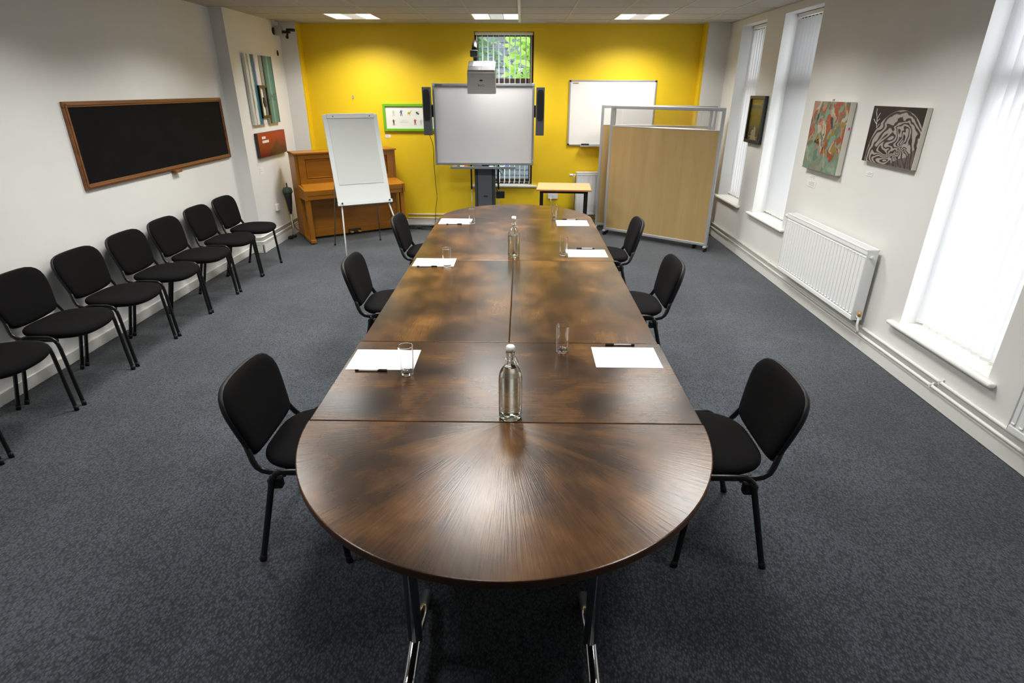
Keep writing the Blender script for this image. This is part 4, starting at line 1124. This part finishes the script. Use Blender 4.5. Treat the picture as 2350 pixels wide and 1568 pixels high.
cx0 = .0
m = MB(); m.box(-.46, -.105, BZ0-.042, .43, -.002, BZ0-.022, .010, 3); m.box(-.46, -.108, BZ0-.042, .43, -.098, BZ0-.008, .004); m.build('pen_tray', 'mid_grey', t)
CXc = -.510-(BX0+BX1)/2
m = MB(); m.box(CXc-.145, .045, .04, CXc+.145, .125, 1.95, .006); m.build('lift_column', 'dark_grey', t)
m = MB(); m.box(CXc-.100, .038, .05, CXc+.100, .047, 1.0, .002, 1); m.build('column_cover', 'column_grey', t)
m = MB()
for s_ in (-1, 1): m.box(CXc+s_*.105-.006, .036, .05, CXc+s_*.105+.006, .046, 1.0)
m.build('cable_slot', 'slot_dark', t)
m = MB(); m.box(CXc-.02, .0355, .49, CXc+.035, .038, .515); m.build('badge', 'slot_dark', t)
m = MB(); m.box(CXc-.42, .0, .0, CXc-.34, .42, .05, .01); m.box(CXc+.34, .0, .0, CXc+.42, .42, .05, .01); m.box(CXc-.40, .06, .02, CXc+.40, .12, .06, .008); m.build('base', 'dark_grey', t)
for s_ in (-1, 1):
    m = MB(); m.tube([(CXc+s_*.19, .05, .60), (CXc+s_*.19, .05, .93)], .011, n=12); m.build('gas_strut', 'black_plastic', t)
    m = MB(); m.tube([(CXc+s_*.19, .05, .07), (CXc+s_*.19, .05, .61)], .0055, n=10); m.build('strut_rod', 'silver', t)
m = MB(); m.tube([(CXc-.10, .07, 1.9), (CXc-.10, .07, 2.36), (CXc-.10, .055, 2.41), (CXc-.095, .01, 2.44), (CXc-.08, -.30, 2.40), (CXc-.05, -.75, 2.31)], .033, .033, n=14); m.build('boom_arm', 'black_metal', t)
m = MB(); m.box(CXc-.10, -.80, 2.24, CXc-.01, -.70, 2.31, .01); m.build('projector_mount', 'dark_grey', t)
for s_, nm in ((-1, 0), (1, 0)):
    MB().box(min(s_*hw, s_*(hw+.02)), .0, 1.55, max(s_*hw, s_*(hw+.02)), .03, 1.70, .003).build('speaker_bracket', 'black_metal', t)
m = MB()
m.tube([(CXc+.20, .03, .93), (CXc+.20, .02, .86), (CXc+.245, .015, .80), (CXc+.26, .02, .86), (CXc+.22, .03, .91)], .006, n=8)
m.tube([(CXc+.17, .03, .92), (CXc+.18, .02, .70), (CXc+.165, .02, .60), (CXc+.20, .03, .55)], .006, n=8)
m.build('cable_loop', 'black_plastic', t)
m = MB(); m.box(CXc+.155, .010, .48, CXc+.275, .05, .58, .008); m.build('power_adapter', 'black_plastic', t)
OX = (BX0+BX1)/2
for x, mm, lab in ((-1.0+.10, 'black_plastic', 'black marker at the left of the board tray'), (-.80, 'red_ink', 'red marker on the board tray'), (-.40, 'green_ink', 'green marker on the board tray'), (-.245, 'blue_ink', 'blue marker on the board tray')):
    t2 = thing('marker_pen', lab, 'marker', (x, BY-.05, BZ0-.022+.009))
    MB().cyl((-.045, 0, 0), .009, .06, 'x', 14, .002).build('barrel', 'white_plastic' if mm != 'black_plastic' else 'mid_grey', t2)
    MB().cyl((.015, 0, 0), .0095, .04, 'x', 14, .002).build('cap', mm, t2)
tag(MB().box(-.06, -.022, 0, .06, .022, .03, .008).build('board_eraser', 'dark_grey'), 'dark eraser in the middle of the projection board tray', 'eraser', None, (-.60, BY-.05, BZ0-.0215))
def speaker(x, label):
    t = thing('bar_speaker', label, 'speaker', (x, BY+.0, 1.325), 0, 'tall speakers either side of the projection board')
    MB().box(-.055, -.05, 0, .055, .05, .595, .006).build('cabinet', 'dark_grey', t)
    m = MB(); o = superell(.042, .19, 5, 40, 0, .375)
    m.prism(o, 0, .004, .001, M=Matrix(((1, 0, 0, 0), (0, 0, -1, -.050), (0, 1, 0, 0), (0, 0, 0, 1)))); m.build('grille', 'black_plastic', t)
    return t
speaker(BX0-.077, 'tall dark speaker left of the projection board'); speaker(BX1+.077, 'tall dark speaker right of the projection board')
# projector
t = thing('projector', 'pale short-throw projector on the boom arm above the projection board', 'projector', (-.465, 7.10, 1.845))
TL = .40
MP = Matrix.Rotation(-TL*.35, 4, 'X')
prof = [(.0, .0), (.0, .175), (.012, .215), (.05, .245), (.265, .345), (.285, .335), (.30, .06), (.285, .0)]
m = MB(); m.prism(prof, -.158, .158, .010, 3, M=Matrix(((0, 0, 1, 0), (1, 0, 0, 0), (0, 1, 0, 0), (0, 0, 0, 1)))); m.build('casing', 'grey_plastic', t)
def TP(s_, x, h=0.0):     # point on the sloped top
    a, b = Vector((0, .05, .245)), Vector((0, .265, .345)); d = (b-a); nn = Vector((0, -d.z, d.y)).normalized()
    p_ = a + d*s_ + nn*h; return (x, p_.y, p_.z)
bm = bmesh.new()
def slab(m, s0, s1, x0, x1, h0, h1):
    bm = bmesh.new(); v = [bm.verts.new(TP(a, b, c)) for a, b, c in ((s0, x0, h0), (s0, x1, h0), (s1, x1, h0), (s1, x0, h0), (s0, x0, h1), (s0, x1, h1), (s1, x1, h1), (s1, x0, h1))]
    for q in ((3, 2, 1, 0), (4, 5, 6, 7), (0, 1, 5, 4), (1, 2, 6, 5), (2, 3, 7, 6), (3, 0, 4, 7)): bm.faces.new([v[i] for i in q])
    m.merge(bm)
m = MB(); slab(m, -.02, .40, -.150, .150, .001, .004); m.build('vent_recess', 'slot_dark', t)
m = MB()
for k in range(20): slab(m, .42, .98, -.10+.0125*k, -.10+.0125*k+.009, .001, .006)
for k in range(12): slab(m, .03, .12, -.03+.0125*k, -.03+.0125*k+.003, .004, .006)
for k in range(9): slab(m, .27, .36, .01+.0125*k, .01+.0125*k+.003, .004, .006)
m.build('vent_slats', 'white_plastic', t)
m = MB(); slab(m, .42, 1.0, -.15, -.105, .001, .005); m.build('control_panel', 'mid_grey', t)
m = MB(); m.prism(superell(.020, .009, 2.2, 24, .0, .140), 0, .0015, M=Matrix(((1, 0, 0, 0), (0, 0, -1, -.0005), (0, 1, 0, 0), (0, 0, 0, 1)))); m.build('sensor', 'slot_dark', t)
text_mesh('BenQ', .032, Matrix(((1, 0, 0, 0), (0, 0, -1, -.0008), (0, 1, 0, .088), (0, 0, 0, 1))), 'logo', 'dark_grey', t, .0006)
m = MB(); m.lathe([(.0, 0), (.035, 0), (.04, .01), (.03, .02), (0, .022)], 20, Matrix.Translation((.05, .3, .12)) @ Matrix.Rotation(-PI/2, 4, 'X')); m.build('lens', 'slot_dark', t)

# ---------------------------------------------------------------- small table
t = thing('side_table', 'small beech-topped table with black frame in front of the yellow wall', 'table', (.20, 7.549, 0), -.066)
W, D, H = .70, .60, .714
MB().box(0, 0, H-.020, W, D, H, .003).build('tabletop', 'beech_top', t)
m = MB(); m.box(-.002, -.003, H-.021, W+.002, .001, H-.001, .0015, 1); m.box(-.003, 0, H-.021, .001, D, H-.001); m.box(W-.001, 0, H-.021, W+.003, D, H-.001); m.build('edge_band', 'beech_edge', t)
m = MB()
for b in ((.04, .03, .66, .06), (.04, D-.06, .66, D-.03)): m.box(b[0], b[1], H-.05, b[2], b[3], H-.021)
for b in ((.04, .06, .07, D-.06), (.63, .06, .66, D-.06)): m.box(b[0], b[1], H-.05, b[2], b[3], H-.021)
m.build('under_frame', 'black_metal', t)
for x in (.04, .63):
    for y in (.03, D-.06):
        lg = MB().box(x, y, 0, x+.03, y+.03, H-.05, .002, 1).build('leg', 'black_metal', t)

# ---------------------------------------------------------------- office screens
def screen(x0, y0, a, W, label):
    t = thing('office_screen', label, 'screen', (x0, y0, 0), a, 'wheeled maple office screens')
    H, ZB, ZW = 1.705, .075, 1.448
    for x in (0, W-.035):
        m = MB(); m.box(x, -.018, ZB, x+.035, .018, H, .005)
        m.box(x+.012, -.021, ZB+.02, x+.023, -.017, H-.01)
        m.build('post', 'alu', t)
    m = MB(); m.box(.035, -.018, H-.038, W-.035, .018, H, .005); m.build('top_rail', 'alu', t)
    m = MB(); m.box(.035, -.018, ZB, W-.035, .018, ZB+.035, .005); m.build('bottom_rail', 'alu', t)
    m = MB(); m.box(.035, -.012, ZW, W-.035, .012, ZW+.010, .002, 1); m.build('mid_rail', 'alu', t)
    MB().box(.035, -.011, ZB+.035, W-.035, .011, ZW).build('wood_panel', 'maple', t)
    MB().box(.035, -.002, ZW+.010, W-.035, .002, H-.038).build('clear_panel', 'screen_glass', t)
    for x in (.0175, W-.0175):
        m = MB(); m.box(x-.02, -.045, ZB-.022, x+.02, .045, ZB, .004); m.build('foot', 'grey_plastic', t)
        for y in (-.024, .024):
            m = MB(); m.cyl((x-.009, y, .022), .022, .018, 'x', 16, .003); m.box(x-.012, y-.01, .02, x+.012, y+.01, ZB-.018, .003); m.build('caster', 'black_plastic', t)
    return t
screen(1.180, 8.123, -.671, 1.511, 'maple screen with clear top strip, frontmost of the three')
screen(1.225, 8.26, -.70, 1.38, 'maple screen sandwiched between the other two, only its top seen')
screen(1.085, 8.40, -.215, 1.50, 'rearmost maple screen, its left edge showing beyond the front one')

# ---------------------------------------------------------------- cables
def cable(label, pts, r=.004, m_='black_plastic', sub=4):
    P = [Vector(p_) for p_ in pts]; Q = []
    for i in range(len(P)-1):
        p0, p1, p2, p3 = P[max(i-1, 0)], P[i], P[i+1], P[min(i+2, len(P)-1)]
        for k in range(sub):
            s_ = k/sub
            Q.append(.5*((2*p1)+(-p0+p2)*s_+(2*p0-5*p1+4*p2-p3)*s_*s_+(-p0+3*p1-3*p2+p3)*s_**3))
    Q.append(P[-1]); o = Q[0].copy()
    ob = MB().tube([q-o for q in Q], r, n=8).build('cable', m_)
    tag(ob, label, 'cable', None, tuple(o)); return ob
cable('thin dark cable hanging from the left speaker down the yellow wall', [(-1.255, 8.25, 1.325), (-1.25, 8.50, 1.15), (-1.27, 8.63, .9), (-1.26, 8.635, .6), (-1.25, 8.635, .42), (-1.27, 8.63, .30), (-1.29, 8.635, .12), (-1.30, 8.635, .008)], .004)
rr = random.Random(20); pts = []
for j in range(78):
    a = j*.62; k = j//26
    c = (-1.62+.14*k, 8.48-.05*k)
    pts.append((c[0]+.22*math.cos(a)*(.7+.4*rr.random())+.005*(j % 26), c[1]+.09*math.sin(a)*(.6+.5*rr.random()), .006+.009*k+.003*(j % 3)))
cable('tangled loops of black cable on the carpet by the yellow wall', pts, .0075, sub=3)
cable('dark cable arching up from the floor beside the far table end', [(-1.10, 8.45, .008), (-1.16, 8.5, .03), (-1.20, 8.52, .09), (-1.14, 8.54, .17), (-1.02, 8.55, .22), (-.85, 8.50, .23), (-.72, 8.45, .10), (-.68, 8.4, .07)], .006)
cable('small dark cable hanging at the skirting left of the piano', [(-3.185, 7.95, .19), (-3.18, 7.97, .12), (-3.16, 8.0, .07), (-3.13, 8.03, .05), (-3.1, 8.06, .05)], .004)
t = thing('plug_adapter', 'small black plug lying on the carpet left of the piano', 'plug', (-3.165, 7.73, 0))
MB().box(-.025, -.03, .0, .025, .03, .04, .008).build('body', 'black_plastic', t)
m = MB(); m.cyl((.02, 0, .02), .008, .03, 'x', 12); m.build('strain_relief', 'black_plastic', t)
t = thing('picture_hook', 'small bare picture hook on the yellow wall above the easel', 'hook', (-2.369, YF, 1.79))
MB().box(-.012, -.004, -.02, .012, 0, .025, .002).build('plate', 'silver', t)
m = MB(); m.tube([(0, -.004, -.01), (0, -.02, -.015), (0, -.022, .0)], .003, n=8); m.build('prong', 'silver', t)

# ---------------------------------------------------------------- outside
struct('trim_3', MB().box(-14, YF+.4, -.6, 14, 24, -.45), 'ground')
def tree(label, x, y, h, r, n, lm, seed, name='garden_tree', zc=None, size=.10):
    rnd = random.Random(seed)
    t = thing(name, label, 'tree', (x, y, -.45))
    m = MB()
    zc = zc if zc is not None else h*.62
    for _ in range(n):
        while True:
            p_ = Vector((rnd.uniform(-1, 1), rnd.uniform(-1, 1), rnd.uniform(-1, 1)))
            if .25 < p_.length < 1: break
        p_ = Vector((p_.x*r, p_.y*r*.7, zc + p_.z*h*.42))
        L = size*rnd.uniform(.7, 1.4); Wd = L*.42
        R = Matrix.Rotation(rnd.uniform(0, 2*PI), 3, 'Z') @ Matrix.Rotation(rnd.uniform(-.9, .9), 3, 'X') @ Matrix.Rotation(rnd.uniform(-.8, .8), 3, 'Y')
        vs = [p_ + R @ Vector(v) for v in ((-L/2, 0, 0), (-L*.1, -Wd/2, .01), (L*.35, -Wd/3, 0), (L/2, 0, -.01), (L*.35, Wd/3, 0), (-L*.1, Wd/2, .01))]
        m.quad(*vs)
    m.build('foliage', lm, t)
    m = MB(); m.tube([(0, 0, 0), (.03, 0, h*.25), (-.02, .02, h*.5), (.03, 0, h*.75)], .07, n=10)
    for k in range(6):
        a = k*1.1; z = h*(.3+.07*k); m.tube([(0, 0, z), (r*.35*math.cos(a), r*.3*math.sin(a), z+h*.1), (r*.7*math.cos(a), r*.5*math.sin(a), z+h*.22)], .02, n=6)
    m.build('trunk', 'bark', t)
    return t
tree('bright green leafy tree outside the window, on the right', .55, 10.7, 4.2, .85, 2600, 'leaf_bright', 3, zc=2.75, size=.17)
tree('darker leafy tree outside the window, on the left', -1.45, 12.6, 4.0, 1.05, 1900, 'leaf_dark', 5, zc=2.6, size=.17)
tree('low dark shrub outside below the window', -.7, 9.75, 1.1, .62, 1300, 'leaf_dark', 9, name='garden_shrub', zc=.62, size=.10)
tree('unseen leafy tree added outside to dim the two far right windows', 4.9, 6.9, 4.8, 1.55, 5200, 'leaf_shade', 12, zc=2.2, size=.34)  # out of view, added to block skylight from these two windows
t = thing('neighbouring_house', 'dull blue-grey slatted house wall seen through the far window', 'building', (-.5, 15.0, -.45))
MB().box(-4, 0, 0, 4, .3, 4.0).build('wall', 'house_wall', t)
m = MB()
for k in range(30): m.box(-4, -.02, .1+.13*k, 4, 0, .2+.13*k)
m.build('cladding', 'house_wall', t)
for x in (-1.2, .9):
    f_ = MB().box(x-.5, -.06, 1.6, x+.5, -.02, 2.8, .01).build('window_frame', 'sill_white', t)
    MB().box(x-.43, -.065, 1.67, x+.43, -.058, 2.73).build('pane', 'slot_dark', f_)
